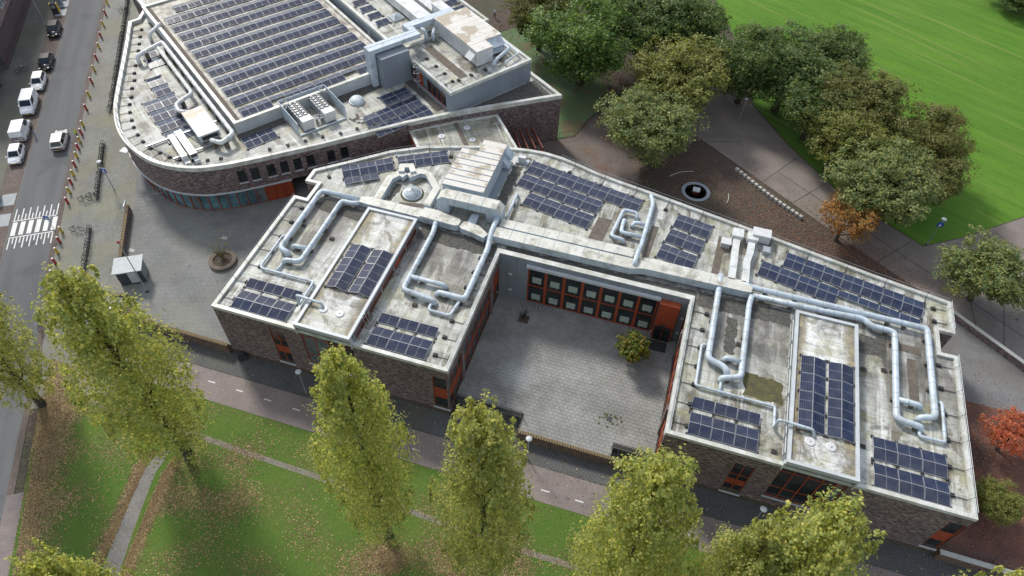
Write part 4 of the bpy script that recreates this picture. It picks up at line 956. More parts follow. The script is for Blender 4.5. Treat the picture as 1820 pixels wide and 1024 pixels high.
pipe('thin grey duct looping from the left wing edge up onto the left bay roof', [Z([(2.5, 11.3, 6.8), (2.5, 11.3), (2.0, 11.0), (2.0, 6.3), (2.4, 6.05), (8.4, 6.1), (8.45, 2.9), (8.45, 2.9, 8.55), (11.3, 2.75, 8.55), (11.45, 2.7, 8.05)], 7.05), Z([(4.0, 7.6), (3.9, 6.1)], 7.0)], .17, sup=False)
pipe('thick grey duct bending along the right half of the left wing', [Z([(17.5, 18.6, 7.6), (17.8, 16.6), (17.8, 7.9), (21.3, 7.5), (21.6, 7.45, 6.8)], 7.3), Z([(17.8, 9.8), (21.7, 9.8), (21.9, 9.8, 6.8)], 7.3)], .34)
pipe('thick grey duct along the courtyard edge of the left wing', [Z([(24.2, 20.6, 8.2), (24.1, 18.4, 7.7), (24.4, 16.2), (24.4, 8.9), (24.1, 8.7), (21.5, 8.7), (21.3, 8.6, 6.8)], 7.3)], .36)
pipe('short thin duct loop behind the right front array of the left wing', [Z([(21.6, 7.45), (21.2, 7.1), (21.3, 6.35), (23.6, 6.35), (23.9, 8.3), (23.9, 8.6)], 7.05)], .19, sup=False)
pipe('grey duct crossing the back roof behind the courtyard beside the array', [Z([(40.1, 30.8, 6.8), (40.1, 30.6), (40.6, 29.3), (40.5, 22.2), (40.35, 20.6, 8.1), (40.3, 18.6, 8.2), (40.3, 18.3, 7.6)], 7.3), Z([(40.5, 23.5), (37.9, 23.5), (37.85, 25.6), (38.0, 25.9, 6.8)], 7.25), Z([(40.4, 25.5), (39.1, 25.6), (38.9, 25.0, 6.9)], 7.25)], .3)
pipe('bent duct loop left of the crossing duct behind the courtyard', [Z([(39.2, 26.3, 6.8), (39.1, 27.2), (37.5, 27.2), (36.95, 22.6), (38.4, 22.4), (38.5, 22.4, 6.8)], 7.25)], .25)
pipe('short straight duct right of the white air handler', [Z([(24.9, 26.0, 6.8), (24.9, 25.8), (24.9, 21.4)], 7.25)], .2)
pipe('thick grey duct along the courtyard side of the right wing', [Z([(49.4, 20.0, 7.9), (49.5, 18.6, 7.5), (49.5, 9.1), (51.0, 8.7), (51.5, 8.2), (51.5, 8.1, 6.8)], 7.3)], .37)
pipe('second thick grey duct left of the right bay', [Z([(52.9, 18.3, 7.7), (52.8, 17.4), (52.8, 7.9), (51.1, 7.3), (51.0, 7.2, 6.8)], 7.3), Z([(52.8, 9.7), (51.2, 9.8), (51.0, 9.6, 6.8)], 7.3)], .34)
pipe('thin grey duct looping from the right wing edge onto the right bay roof', [Z([(49.4, 11.0), (48.75, 10.8), (48.8, 5.85), (56.25, 5.8), (56.3, 3.5), (56.3, 3.5, 8.55), (59.3, 3.4, 8.55), (59.5, 3.0, 8.05)], 7.05), Z([(51.1, 7.2), (51.1, 5.9)], 7.0)], .17, sup=False)
pipe('long round duct running right above the right bay then down the outer edge', [Z([(51.9, 19.8), (53.1, 19.7), (67.1, 19.75), (70.5, 19.75), (70.5, 9.0), (69.2, 8.6), (69.0, 8.5, 6.8)], 7.4)], .36)
pipe('long round duct bending past the right bay to the right half of the wing', [Z([(52.8, 18.6), (60.3, 18.8), (64.3, 19.1), (64.9, 18.4), (67.3, 18.3), (67.05, 8.0), (67.6, 7.7), (69.2, 7.6), (69.3, 7.5, 6.8)], 7.35), Z([(67.05, 10.05), (69.3, 10.0), (69.4, 10.0, 6.8)], 7.3)], .36)
pipe('thin duct behind the right front array at the outer edge', [Z([(69.1, 7.5), (69.15, 6.75), (71.35, 6.8), (71.4, 11.2), (71.0, 11.3, 6.8)], 7.05)], .18, sup=False)
# rectangular trunks
def trunk(mb, pts, w, z0, z1, mi=0, top=1):
    k = len(pts); L1 = []; L2 = []
    for i, p in enumerate(pts):
        a = Vector(pts[max(i-1, 0)][:2]); b = Vector(p[:2]); c = Vector(pts[min(i+1, k-1)][:2])
        d1 = (b-a).normalized() if i else (c-b).normalized(); d2 = (c-b).normalized() if i < k-1 else d1
        n1 = Vector((-d1.y, d1.x)); n2 = Vector((-d2.y, d2.x)); mm = (n1+n2)/max(.4, 1+n1.dot(n2))
        ww = p[2] if len(p) > 2 else w
        L1.append(b+mm*ww/2); L2.append(b-mm*ww/2)
    for i in range(k-1):
        v = []
        for z in (z0, z1): v += [(*L1[i], z), (*L2[i], z), (*L2[i+1], z), (*L1[i+1], z)]
        mb.add(v, ((0, 3, 2, 1),), mi); mb.add(v, ((4, 5, 6, 7),), top)
        fs = [(0, 4, 7, 3), (1, 2, 6, 5)]
        if i == 0: fs.append((0, 1, 5, 4))
        if i == k-2: fs.append((3, 7, 6, 2))
        mb.add(v, fs, mi)
    return mb
DM = [M['duct'], M['ducttop']]
def seams(t, p, q, w, z0, z1, step=1.6):
    p, q = Vector(p), Vector(q); d = q-p; m_ = int(d.length/step); dn = d.normalized()
    for i in range(1, m_):
        c = p+d*(i/m_); mb = MB(); mb.obox(c, dn, (-dn.y, dn.x), .025, w/2+.02, z0, z1+.02); part('flange', mb, M['seam'], t)
t = thing('trunk_duct', 'long rectangular duct from left wing pipes to the central duct box', 'duct', (12, 18.8, ZR), 'rectangular ducts on the roofs')
mb = MB(); trunk(mb, [(7.9, 18.75, .9), (9.0, 18.85, 1.25), (15.4, 18.8, 1.3), (16.4, 18.9, 1.9)], 1.3, 7.0, 7.62); part('casing', mb, DM, t); seams(t, (8.8, 18.8), (15.6, 18.8), 1.25, 7.0, 7.62)
t = thing('trunk_duct', 'angular central duct box below the U-shaped duct', 'duct', (18, 19, ZR), 'rectangular ducts on the roofs')
mb = MB(); trunk(mb, [(15.6, 18.9, 1.5), (17.2, 18.85, 1.6), (19.9, 18.55, 1.2), (20.3, 18.5, .8)], 1.8, 6.95, 7.85); part('casing', mb, DM, t)
mb = MB(); trunk(mb, [(20.5, 18.55, .9), (20.9, 18.45, 1.3), (22.3, 18.25, 1.3), (23.7, 17.6, .8)], 1.5, 6.95, 7.75); part('casing', mb, DM, t)
t = thing('trunk_duct', 'U-shaped duct bridging in front of the white air handler', 'duct', (20.7, 21.6, ZR), 'rectangular ducts on the roofs')
def yzprism(mb, poly, y0, y1, mi=0, top=1):      # poly in (x, z), counter-clockwise seen from the front
    n = len(poly); v = [(x, y0, z) for x, z in poly]+[(x, y1, z) for x, z in poly]
    f = []
    for i in range(n):
        j = (i+1) % n; up = poly[j][0] < poly[i][0]-.05 and poly[i][1] > 8.6
        mb.add(v, ((i, n+i, n+j, j),), top if up else mi)
    tr = tessellate_polygon([[Vector((x, z, 0)) for x, z in poly]])
    for a, b, c in tr:
        (ax, az), (bx, bz), (cx, cz) = poly[a], poly[b], poly[c]
        q = (a, b, c) if (bx-ax)*(cz-az)-(bz-az)*(cx-ax) > 0 else (a, c, b)
        mb.add(v, (q, (n+q[2], n+q[1], n+q[0])), mi)
    return mb
U_ = [(16.8, 6.95), (18.3, 6.95), (18.3, 8.3), (22.8, 8.3), (22.8, 6.95), (24.6, 6.95), (24.6, 8.75), (24.0, 9.35), (17.5, 9.35), (16.8, 8.75)]
mb = MB(); yzprism(mb, U_, 20.4, 21.9); part('casing', mb, DM, t)
for u in (19.0, 20.6, 22.2): part('flange', MB().box(u-.03, 20.37, 8.28, u+.03, 21.93, 9.38), M['seam'], t)
part('drop_leg', MB().box(21.0, 19.2, 6.95, 21.9, 20.6, 7.6), M['duct'], t)
t = thing('trunk_duct', 'angular duct ring around the large skylight dome', 'duct', (12.6, 23, ZR), 'rectangular ducts on the roofs')
mb = MB(); trunk(mb, [(9.7, 19.5), (9.6, 23.4), (10.4, 24.6), (11.2, 24.3)], .85, 6.9, 7.55); part('casing', mb, [M['duct'], M['ducttop']], t)
mb = MB(); trunk(mb, [(11.6, 24.4), (12.6, 25.6), (13.6, 25.7), (15.6, 23.4), (15.55, 20.3)], .8, 6.9, 7.55); part('casing', mb, [M['duct'], M['ducttop']], t)
mb = MB(); trunk(mb, [(10.6, 24.6), (10.3, 25.6), (11.3, 26.0), (12.0, 25.0)], .7, 7.0, 7.8); part('casing', mb, [M['duct'], M['ducttop']], t)
t = thing('trunk_duct', 'long wide stained duct along the back of the courtyard, rear half', 'duct', (32, 20, ZR), 'rectangular ducts on the roofs')
mb = MB(); trunk(mb, [(24.7, 20.05), (39.9, 20.15)], 1.25, 6.9, 7.9); part('casing', mb, DM, t); seams(t, (24.7, 20.05), (39.9, 20.15), 1.25, 6.9, 7.9)
t = thing('trunk_duct', 'long wide duct along the back of the courtyard, front half', 'duct', (32, 18.4, ZR), 'rectangular ducts on the roofs')
mb = MB(); trunk(mb, [(24.5, 18.45), (39.9, 18.55), (41.3, 18.85, 1.2), (52.0, 19.0, 1.15), (52.8, 18.9, .8)], 1.5, 6.95, 7.92); part('casing', mb, DM, t); seams(t, (24.7, 18.45), (39.6, 18.55), 1.5, 6.95, 7.92); seams(t, (41.6, 18.86), (51.8, 19), 1.18, 6.95, 7.92)
t = thing('trunk_duct', 'thin flat duct above the courtyard duct to the right', 'duct', (46, 20.3, ZR), 'rectangular ducts on the roofs')
mb = MB(); trunk(mb, [(41.0, 20.0), (41.8, 20.1), (52.2, 20.05)], .55, 6.9, 7.45); part('casing', mb, DM, t)
for k, (u, lab) in enumerate(((50.65, 'left'), (52.0, 'right'))):
    t = thing('trunk_duct', lab+' of two pale flat ducts running back on the right roof', 'duct', (u, 24, ZR), 'rectangular ducts on the roofs')
    mb = MB(); trunk(mb, [(u+.1*k, 20.2), (u, 23.5), (u-.05+.3*k, 25.0), (u+.3*k, 27.4)], .75, 6.95, 7.45); part('casing', mb, [M['ductw'], M['ductw']], t); seams(t, (u, 20.6), (u, 23.5), .75, 6.95, 7.45, 1.3)
    part('end_box', MB().box(u-.6+.3*k, 26.6, 6.9, u+.6+.3*k, 27.9, 7.75), M['ductw'], t)
# ---------------------------------------------------------------- skylights, units
def dome(label, c, r, z):
    t = thing('skylight_dome', label, 'skylight', (c[0], c[1], z), 'round skylights')
    mb = MB(); mb.lathe((c[0], c[1], z), [(r*1.15, 0), (r*1.12, .22), (r*1.02, .24)], 28); part('kerb_ring', mb, M['cladlight'], t)
    mb = MB(); mb.lathe((c[0], c[1], z+.22), [(r*math.cos(a), .62*r*math.sin(a)) for a in [i*math.pi/2/8 for i in range(8)]]+[(.03, .62*r)], 28); part('acrylic_dome', mb, M['domeglass'], t, smooth_=True)
dome('large round skylight dome inside the angular duct ring', (12.9, 22.3), 1.05, ZR)
mb = MB(); mb.lathe((12.9, 22.3, ZR+.002), [(1.42, 0), (1.38, .03)], 24); part('moss_ring', mb, M['moss'], school)
dome('round skylight dome beside the chillers on the low roof', NB(15.8, -2.5), .95, ZN)
mb = MB(); p = NB(29.0, 8.8); t = thing('skylight_dome', 'square pyramid skylight on the upper roof', 'skylight', (p[0], p[1], 9.62)); nbox(mb, 28.1, 8.0, 9.62, 29.9, 9.8, 9.9); part('kerb', mb, M['cladlight'], t)
mb = MB(); b_ = [NB(28.15, 8.05), NB(29.85, 8.05), NB(29.85, 9.75), NB(28.15, 9.75)]; mb.add([(*q, 9.9) for q in b_]+[(*NB(29, 8.9), 10.5)], ((0, 1, 4), (1, 2, 4), (2, 3, 4), (3, 0, 4))); part('glass_pyramid', mb, M['domeglass'], t)
# white air handler on the school roof
t = thing('air_handler', 'big white air handling unit with stained segmented lid on the school roof', 'air handler', (19.2, 26, ZR))
part('body', MB().box(16.85, 22.4, 7.0, 21.7, 29.4, 9.3), M['duct'], t)
part('rear_body', MB().box(18.9, 29.4, 7.0, 21.7, 31.6, 9.3), M['duct'], t)
for i in range(7):
    v0 = 22.4+i*1.0; part('lid_panel', MB().box(16.78, v0+.02, 9.3, 21.78, v0+.99, 9.42+.012*(i % 2)), M['lidwhite'], t)
for i in range(8): part('lid_rib', MB().box(16.76, 22.37+i*1.0, 9.28, 21.8, 22.43+i*1.0, 9.49), M['seam'], t)
for i in range(2): part('lid_panel', MB().box(18.85, 29.42+i*1.08, 9.3, 21.78, 29.42+i*1.08+1.05, 9.44), M['lidwhite'], t)
part('plinth', MB().box(16.7, 22.2, 6.75, 22.6, 31.5, 6.99), M['clad'], t)
for i, (y, z) in enumerate(((30.9, 8.2), (29.9, 7.6))):
    mb = MB(); mb.add([(21.72, y, z-.5), (21.72, y+1.2, z-.5), (21.72, y+1.2, z+.6), (21.72, y, z+.6), (22.6, y, z-.5), (22.6, y+1.2, z-.5), (22.3, y+1.2, z), (22.3, y, z)], ((0, 1, 5, 4), (3, 7, 6, 2), (4, 5, 6, 7), (0, 4, 7, 3), (1, 2, 6, 5))); part('intake_hood', mb, M['duct'], t)
for v in (23.6, 25.5, 27.4, 29.0): part('access_door', MB().box(21.7, v, 7.3, 21.74, v+.8, 9.0), M['cladlight'], t)
t = thing('condenser', 'small white condenser unit beside the air handler on the school roof', 'condenser', (23.6, 32.2, ZR)); part('casing', MB().box(23.2, 31.8, 6.95, 24.1, 32.3, 7.7), M['white'], t); part('skid', MB().box(22.9, 31.6, 6.76, 24.5, 32.6, 6.94), M['galv'], t)
mb = MB(); mb.tube([(24.1, 32.1, 7.4), (24.6, 32.3, 7.4), (24.7, 32.5, 6.9)], .07, 6); part('hose', mb, M['black'], t)
t = thing('condenser', 'pale louvred box at the back parapet of the right roof', 'condenser', (53.0, 27.2, ZR)); part('casing', MB().box(52.2, 27.2, 6.9, 54.2, 28.5, 8.0), M['white'], t)
for i in range(4): part('louvre', MB().box(54.22, 27.3+i*.3, 7.1, 54.26, 27.45+i*.3, 7.9), M['darksteel'], t)
part('lower_box', MB().box(53.6, 25.6, 6.76, 54.4, 26.5, 7.3), M['galv'], t)
t = thing('condenser', 'small cream box left of the two flat ducts on the right roof', 'condenser', (49.9, 25.6, ZR)); part('casing', MB().box(49.0, 25.2, 6.8, 50.0, 26.1, 7.5), M['cream'], t); part('lid', MB().box(48.95, 25.15, 7.5, 50.05, 26.15, 7.56), M['white'], t)
# chillers with their screen on the north building
t = thing('screen_fence', 'grey panel screen around the two chillers', 'screen', (*NB(9.6, -2), ZN))
for (a0, b0, a1, b1, nm) in ((6.3, .8, 12.9, .8, 'l'), (6.3, -5, 6.3, .8, 's'), (12.9, -5, 12.9, .8, 's')):
    L_ = math.hypot(a1-a0, b1-b0); m_ = int(L_/.95)
    for i in range(m_):
        f0, f1 = i/m_, (i+1)/m_-.012
        mb = MB(); x0, y0, x1, y1 = a0+(a1-a0)*f0, b0+(b1-b0)*f0, a0+(a1-a0)*f1, b0+(b1-b0)*f1
        nbox(mb, x0-(.03 if x0 == x1 else 0), y0-(.03 if y0 == y1 else 0), 7.1, x1+(.03 if x0 == x1 else 0), y1+(.03 if y0 == y1 else 0), 9.0); part('screen_panel', mb, M['duct'], t)
mb = MB(); nbox(mb, 6.3, -5.1, 7.05, 12.9, -4.95, 7.25); part('front_beam', mb, M['duct'], t)
for (a, b) in ((6.5, -.9), (12.7, -.9)):
    mb = MB(); mb.tube([(*NB(a, .7), 8.95), (*NB(a+(1 if a < 9 else -1), -.6+.6), 8.95), (*NB(a, -1.2), 8.95)], .05, 5); part('brace', mb, M['cladlight'], t)
fan = MB(); fan.lathe((0, 0, 0), [(.34, 0), (.34, .12), (.27, .12), (.25, .03)], 14); fanm = fan.mesh('fan', M['darksteel'])
hub = MB(); hub.lathe((0, 0, .03), [(.1, 0), (.1, .07)], 8)
for k in range(4): hub.obox((.14*math.cos(k*1.57), .14*math.sin(k*1.57)), (math.cos(k*1.57), math.sin(k*1.57)), (-math.sin(k*1.57), math.cos(k*1.57)), .1, .05, .06, .075)
hubm = hub.mesh('fan_blades', M['galv'])
for k, a0 in enumerate((7.15, 10.2)):
    t = thing('chiller', ('left' if k == 0 else 'right')+' white rooftop chiller with two rows of fans', 'chiller', (*NB(a0+.7, -2.2), ZN), 'chillers')
    mb = MB(); nbox(mb, a0, -4.6, 7.2, a0+1.45, .3, 8.55); part('casing', mb, M['white'], t)
    mb = MB(); nbox(mb, a0-.02, -4.62, 7.2, a0+1.47, -3.5, 8.62); part('control_cabinet', mb, M['white'], t)
    for i in range(5):
        mb = MB(); nbox(mb, a0-.04, -3.2+i*.7, 7.3, a0-.005, -2.75+i*.7, 8.5); part('coil_grille', mb, M['galv'], t)
    for i in range(6):
        for j in range(2):
            p = NB(a0+.37+j*.72, -3.1+i*.6); f = at('fan', fanm, t, (p[0], p[1], 8.55)); h = bpy.data.objects.new('fan_blades', hubm); COL.objects.link(h); h.parent = f
t = thing('pump_group', 'cluster of insulated valves and pipes between the chillers', 'pipework', (*NB(9.4, -3.6), ZN))
for i in range(5):
    p = NB(9.1+.22*i, -4.0+.35*(i % 3)); mb = MB(); mb.tube([(*p, 7.02), (*p, 7.9-.1*(i % 2)), (p[0]+.3, p[1]+.2, 7.95-.1*(i % 2))], .09, 8); part('pipe', mb, M['galv'], t)
# west side boxes and bright pipes on the curved roof
t = thing('air_handler', 'white flat air handling unit on the west side of the curved roof', 'air handler', (*NB(-3.2, 3), ZN)); mb = MB(); nbox(mb, -4.5, .3, 7.5, -1.9, 6.2, 8.4); part('body', mb, M['duct'], t)
for i in range(6):
    mb = MB(); nbox(mb, -4.55, .25+i*1.0, 8.4, -1.85, 1.22+i*1.0, 8.46); part('lid_panel', mb, M['lidwhite'], t)
mb = MB(); nbox(mb, -4.2, .22, 7.7, -2.2, .29, 8.2); part('grille', mb, M['black'], t)
t = thing('air_handler', 'narrow white duct box beside the west air handling unit', 'air handler', (*NB(-6.6, 1), ZN)); mb = MB(); trunk(mb, [NB(-7.1, 3.4), NB(-7.2, -1.7)], .75, 7.35, 8.0, 0, 1); part('left_casing', mb, [M['ductw'], M['lidwhite']], t)
mb = MB(); nbox(mb, -6.6, -1.9, 7.35, -5.7, 3.6, 8.05); part('right_casing', mb, M['ductw'], t); mb = MB(); nbox(mb, -6.5, -1.95, 7.6, -5.8, -1.91, 7.95); part('grille', mb, M['black'], t)
mb = MB(); nbox(mb, -7.5, -2.5, 7.0, -6.9, -1.75, 7.5); nbox(mb, -6.4, -2.6, 7.0, -5.8, -1.95, 7.5); part('foot_duct', mb, M['ductw'], t)
t = thing('support_frame', 'pale steel support frame under the west roof units', 'frame', (*NB(-6, 0), ZN))
for b in (-.4, 3.8):
    mb = MB(); nbox(mb, -10.3+(2 if b < 0 else 0), b-.09, 7.15, -1.2, b+.09, 7.33); part('beam', mb, M['galv'], t)
mb = MB(); mb.tube([(*NB(-9.8, 3.8), 7.2), (*NB(-8.0, -.4), 7.2)], .06, 5); part('cross_brace', mb, M['galv'], t)
mb = MB(); mb.tube([(*NB(-5.3, 3.8), 7.2), (*NB(-4.2, -.4), 7.2)], .06, 5); part('cross_brace', mb, M['galv'], t)
pipe('bright silver duct along the west wall of the hall ending in a hook', [[(*NB(-4.9, 22.6), 7.1), (*NB(-4.9, 22.6), 8.3), (*NB(-.75, 24.2), 8.3), (*NB(-.75, -1.3), 8.3), (*NB(-2.6, -2.0), 8.1), (*NB(-3.4, -.6), 8.0)]], .34, 'ductw', roofz=ZN)
pipe('second bright silver duct beside the hall wall', [[(*NB(-1.7, 23.4), 8.1), (*NB(-1.75, 10.2), 8.1), (*NB(-4.4, 8.9), 8.1), (*NB(-4.6, 7.2), 8.1), (*NB(-3.2, 6.3), 8.0)], [(*NB(-4.5, 8.3), 8.0), (*NB(-4.9, 8.2), 7.1)]], .3, 'ductw', roofz=ZN)
pipe('short bright duct stub at the north end of the hall wall', [[(*NB(-1.6, 27.4), 7.1), (*NB(-1.6, 27.4), 8.2), (*NB(.6, 28.2), 8.9)]], .3, 'ductw', sup=False)
# stair tower ducts, upper ducts and east air handler
t = thing('trunk_duct', 'blue-grey double duct wrapping over the stair tower', 'duct', (*NB(20, 0), ZN), 'rectangular ducts on the roofs')
for k, (b0, b1) in enumerate(((-1.0, -.15), (-.05, .5))):
    mb = MB(); nbox(mb, 19.3, b0, 7.05, 20.1, b1, 11.9); part('riser', mb, M['duct'], t)
    mb = MB(); nbox(mb, 19.3, b0, 11.9, 27.3, b1, 12.5); part('head_duct', mb, M['duct'], t)
mb = MB(); nbox(mb, 26.4, .55, 11.6, 27.4, 2.5, 12.5); nbox(mb, 27.4, 1.5, 11.6, 34.6, 2.7, 12.4); part('elbow', mb, M['duct'], t)
t = thing('trunk_duct', 'wide pale duct on the upper roof behind the east air handler', 'duct', (*NB(31, 8), 9.6), 'rectangular ducts on the roofs')
mb = MB(); nbox(mb, 30.2, 2.75, 9.9, 32.4, 16, 11.2); part('casing', mb, [M['ductw']], t)
mb = MB(); nbox(mb, 33.2, 5.6, 9.9, 34.6, 16, 11.0); nbox(mb, 33.2, 2.75, 9.9, 34.8, 5.6, 12.2); part('side_casing', mb, M['ductw'], t)
t = thing('air_handler', 'long white air handling unit with stained lid on the east block', 'air handler', (*NB(33.6, -3), 10.16))
mb = MB(); nbox(mb, 31.0, -7.3, 10.3, 36.3, 1.4, 12.4); part('body', mb, M['white'], t); mb = MB(); nbox(mb, 31.0, -9.1, 10.3, 33.6, -7.3, 12.4); part('front_body', mb, M['white'], t)
for i in range(7):
    mb = MB(); nbox(mb, 30.95, -7.28+i*1.24, 12.4, 36.35, -6.07+i*1.24, 12.52); part('lid_panel', mb, M['lidwhite'], t)
mb = MB(); nbox(mb, 30.95, -9.15, 12.4, 33.65, -7.32, 12.5); part('front_lid', mb, M['lidwhite'], t)
for i in range(7):
    mb = MB(); nbox(mb, 30.96, -7.0+i*1.2, 10.5, 30.995, -6.1+i*1.2, 12.1); part('access_door', mb, M['cladlight'], t)
mb = MB(); b_ = [NB(33.7, -7.32), NB(36.2, -7.32)]; c_ = [NB(33.7, -8.4), NB(36.2, -8.4)]
mb.add([(*b_[0], 12.3), (*b_[1], 12.3), (*c_[1], 11.6), (*c_[0], 11.6), (*b_[0], 11.5), (*b_[1], 11.5)], ((0, 1, 2, 3), (3, 2, 5, 4), (0, 3, 4), (1, 5, 2))); mb2 = [(x, y, z-.95) for x, y, z in mb.v[:6]]; mb.add(mb2, ((0, 1, 2, 3), (3, 2, 5, 4), (0, 3, 4), (1, 5, 2))); part('intake_hood', mb, M['duct'], t)
mb = MB(); b_ = [NB(30.95, -8.8), NB(30.95, -7.4)]; c_ = [NB(30.1, -8.8), NB(30.1, -7.4)]; mb.add([(*b_[0], 12.0), (*b_[1], 12.0), (*c_[1], 11.3), (*c_[0], 11.3), (*b_[0], 11.1), (*b_[1], 11.1)], ((0, 3, 2, 1), (3, 4, 5, 2), (0, 4, 3), (1, 2, 5))); part('exhaust_hood', mb, M['white'], t)
pipe('blue-grey duct bending at the corner of the east block roof', [[(*NB(33.0, -10.2), 10.2), (*NB(33.0, -10.2), 10.9), (*NB(35.4, -9.2), 10.9), (*NB(36.6, -8.8), 10.9), (*NB(36.6, -6.2), 10.9)]], .26, roofz=10.16)
pipe('thin duct loop near the east block parapet', [[(*NB(34.4, -10.9), 10.2), (*NB(34.4, -10.9), 10.7), (*NB(37.2, -10.2), 10.7), (*NB(37.3, -5.5), 10.7)]], .15, sup=False)
pipe('pair of short grey elbows beside the east air handler', [[(*NB(28.8, .2), 10.2), (*NB(28.8, .2), 11.6), (*NB(28.6, 1.6), 11.8)], [(*NB(29.7, -.2), 10.2), (*NB(29.7, -.2), 11.2), (*NB(30.6, .9), 11.4)]], .32, sup=False)
# caged ladder, small ladders, benches
def ladder(label, p, d, z0, z1, lean=.0, cage=False):
    p = Vector(p); d = Vector(d).normalized(); n_ = Vector((-d.y, d.x)); t = thing('roof_ladder', label, 'ladder', (p.x, p.y, z0))
    for k in (-.25, .25):
        mb = MB(); a = p+n_*k; mb.tube([(a.x+d.x*lean, a.y+d.y*lean, z0), (a.x, a.y, z1+1.0)], .035, 6); part('stile', mb, M['galv'], t)
    k = int((z1-z0)/.3)
    for i in range(k):
        z = z0+.3*(i+.5); f_ = 1-(z-z0)/(z1+1-z0); c = p+d*lean*f_; mb = MB(); mb.tube([(c.x-n_.x*.25, c.y-n_.y*.25, z), (c.x+n_.x*.25, c.y+n_.y*.25, z)], .022, 5); part('rung', mb, M['galv'], t)
    if cage:
        for z in (z0+1.4, z0+2.6, z1+.2, z1+1.0):
            pts = [(p.x+n_.x*.38*math.cos(a)+d.x*.7*math.sin(a), p.y+n_.y*.38*math.cos(a)+d.y*.7*math.sin(a), z) for a in [i*math.pi/8 for i in range(9)]]
            mb = MB(); mb.tube(pts, .035, 5); part('cage_hoop', mb, M['white'], t)
ladder('caged white ladder up the east block wall', NB(24.4, -4.6), (-E1[0], -E1[1]), 7.0, 10.3, .2, True)
ladder('small ladder over the parapet above the link roof', NB(25.9, -13.35), (E2[0]*-1, E2[1]*-1), 6.0, 7.6, .3)
ladder('small ladder on the right side of the left bay', (15.95, 2.6), (1, 0), 6.75, 7.6, .45)
ladder('ladder over the hall edge to the upper roof', NB(24.3, 8.5), (-E1[0], -E1[1]), 8.5, 9.7, .3)
# walkways and dark strips on the roof surface
def ragged(poly, st=.35, am=.16):
    out = []; n = len(poly)
    for i in range(n):
        a, b = Vector(poly[i]), Vector(poly[(i+1) % n]); k = max(1, int((b-a).length/st))
        for j in range(k): q = a.lerp(b, j/k); out.append((q.x+R.uniform(-am, am), q.y+R.uniform(-am, am)))
    return out
def roofstrip(poly, mt='tilewalk', z=ZR, th=.03):
    if mt != 'tilewalk': poly = ragged(poly)
    _roofstrip(poly, mt, z, th)
def _roofstrip(poly, mt='tilewalk', z=ZR, th=.03): part('walkway_strip' if mt == 'tilewalk' else 'gravel_strip', MB().prism(poly, z+.002, z+th), M[mt], school)
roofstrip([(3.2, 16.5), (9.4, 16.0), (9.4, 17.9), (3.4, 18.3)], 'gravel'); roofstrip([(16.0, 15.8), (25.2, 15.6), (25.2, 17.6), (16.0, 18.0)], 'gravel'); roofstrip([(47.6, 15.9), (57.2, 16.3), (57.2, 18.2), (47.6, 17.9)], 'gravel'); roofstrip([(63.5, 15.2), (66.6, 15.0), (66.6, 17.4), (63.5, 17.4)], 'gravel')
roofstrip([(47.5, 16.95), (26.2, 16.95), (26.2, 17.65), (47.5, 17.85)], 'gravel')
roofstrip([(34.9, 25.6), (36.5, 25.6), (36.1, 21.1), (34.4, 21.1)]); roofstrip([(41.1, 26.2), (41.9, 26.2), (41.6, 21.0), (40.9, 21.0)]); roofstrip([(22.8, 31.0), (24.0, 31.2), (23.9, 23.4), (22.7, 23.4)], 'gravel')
roofstrip([(48.7, 27.0), (49.6, 27.0), (49.3, 20.6), (48.5, 20.6)]); roofstrip([(50.9, 15.4), (52.0, 15.4), (52.0, 10.8), (50.9, 10.8)], 'gravel'); roofstrip([(68.6, 15.8), (69.5, 15.8), (69.5, 10.9), (68.6, 10.9)])
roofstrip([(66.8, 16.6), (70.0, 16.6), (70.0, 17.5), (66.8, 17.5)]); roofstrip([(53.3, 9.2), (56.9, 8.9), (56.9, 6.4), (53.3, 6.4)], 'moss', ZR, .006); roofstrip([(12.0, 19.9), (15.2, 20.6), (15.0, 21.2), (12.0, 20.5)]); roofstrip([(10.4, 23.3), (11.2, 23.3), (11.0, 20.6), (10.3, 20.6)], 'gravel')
def nstrip(a0, b0, a1, b1, mt, z=ZN): part('gravel_strip' if mt == 'gravel' else 'walkway_strip', nbox(MB(), a0, b0, z+.002, a1, b1, z+.03), M[mt], sports)
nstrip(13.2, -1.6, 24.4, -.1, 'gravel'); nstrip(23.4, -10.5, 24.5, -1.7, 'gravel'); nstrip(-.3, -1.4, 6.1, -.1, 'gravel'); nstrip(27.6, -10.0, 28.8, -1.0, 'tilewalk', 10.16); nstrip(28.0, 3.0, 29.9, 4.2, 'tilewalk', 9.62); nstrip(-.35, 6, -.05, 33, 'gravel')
t = thing('rubble_pile', 'loose heap of roofing offcuts beside the chiller screen', 'rubble', (*NB(14.6, -6.0), ZN))
for i in range(9):
    p = NB(14.2+R.uniform(-.9, 1.3), -6.2+R.uniform(-.9, .8)); an_ = R.uniform(0, 3); mb = MB(); mb.obox(p, (math.cos(an_), math.sin(an_)), (-math.sin(an_), math.cos(an_)), R.uniform(.2, .5), R.uniform(.12, .3), ZN+.005, ZN+R.uniform(.08, .3)); part('offcut', mb, M['tilewalk'] if i % 2 else M['cream'], t)

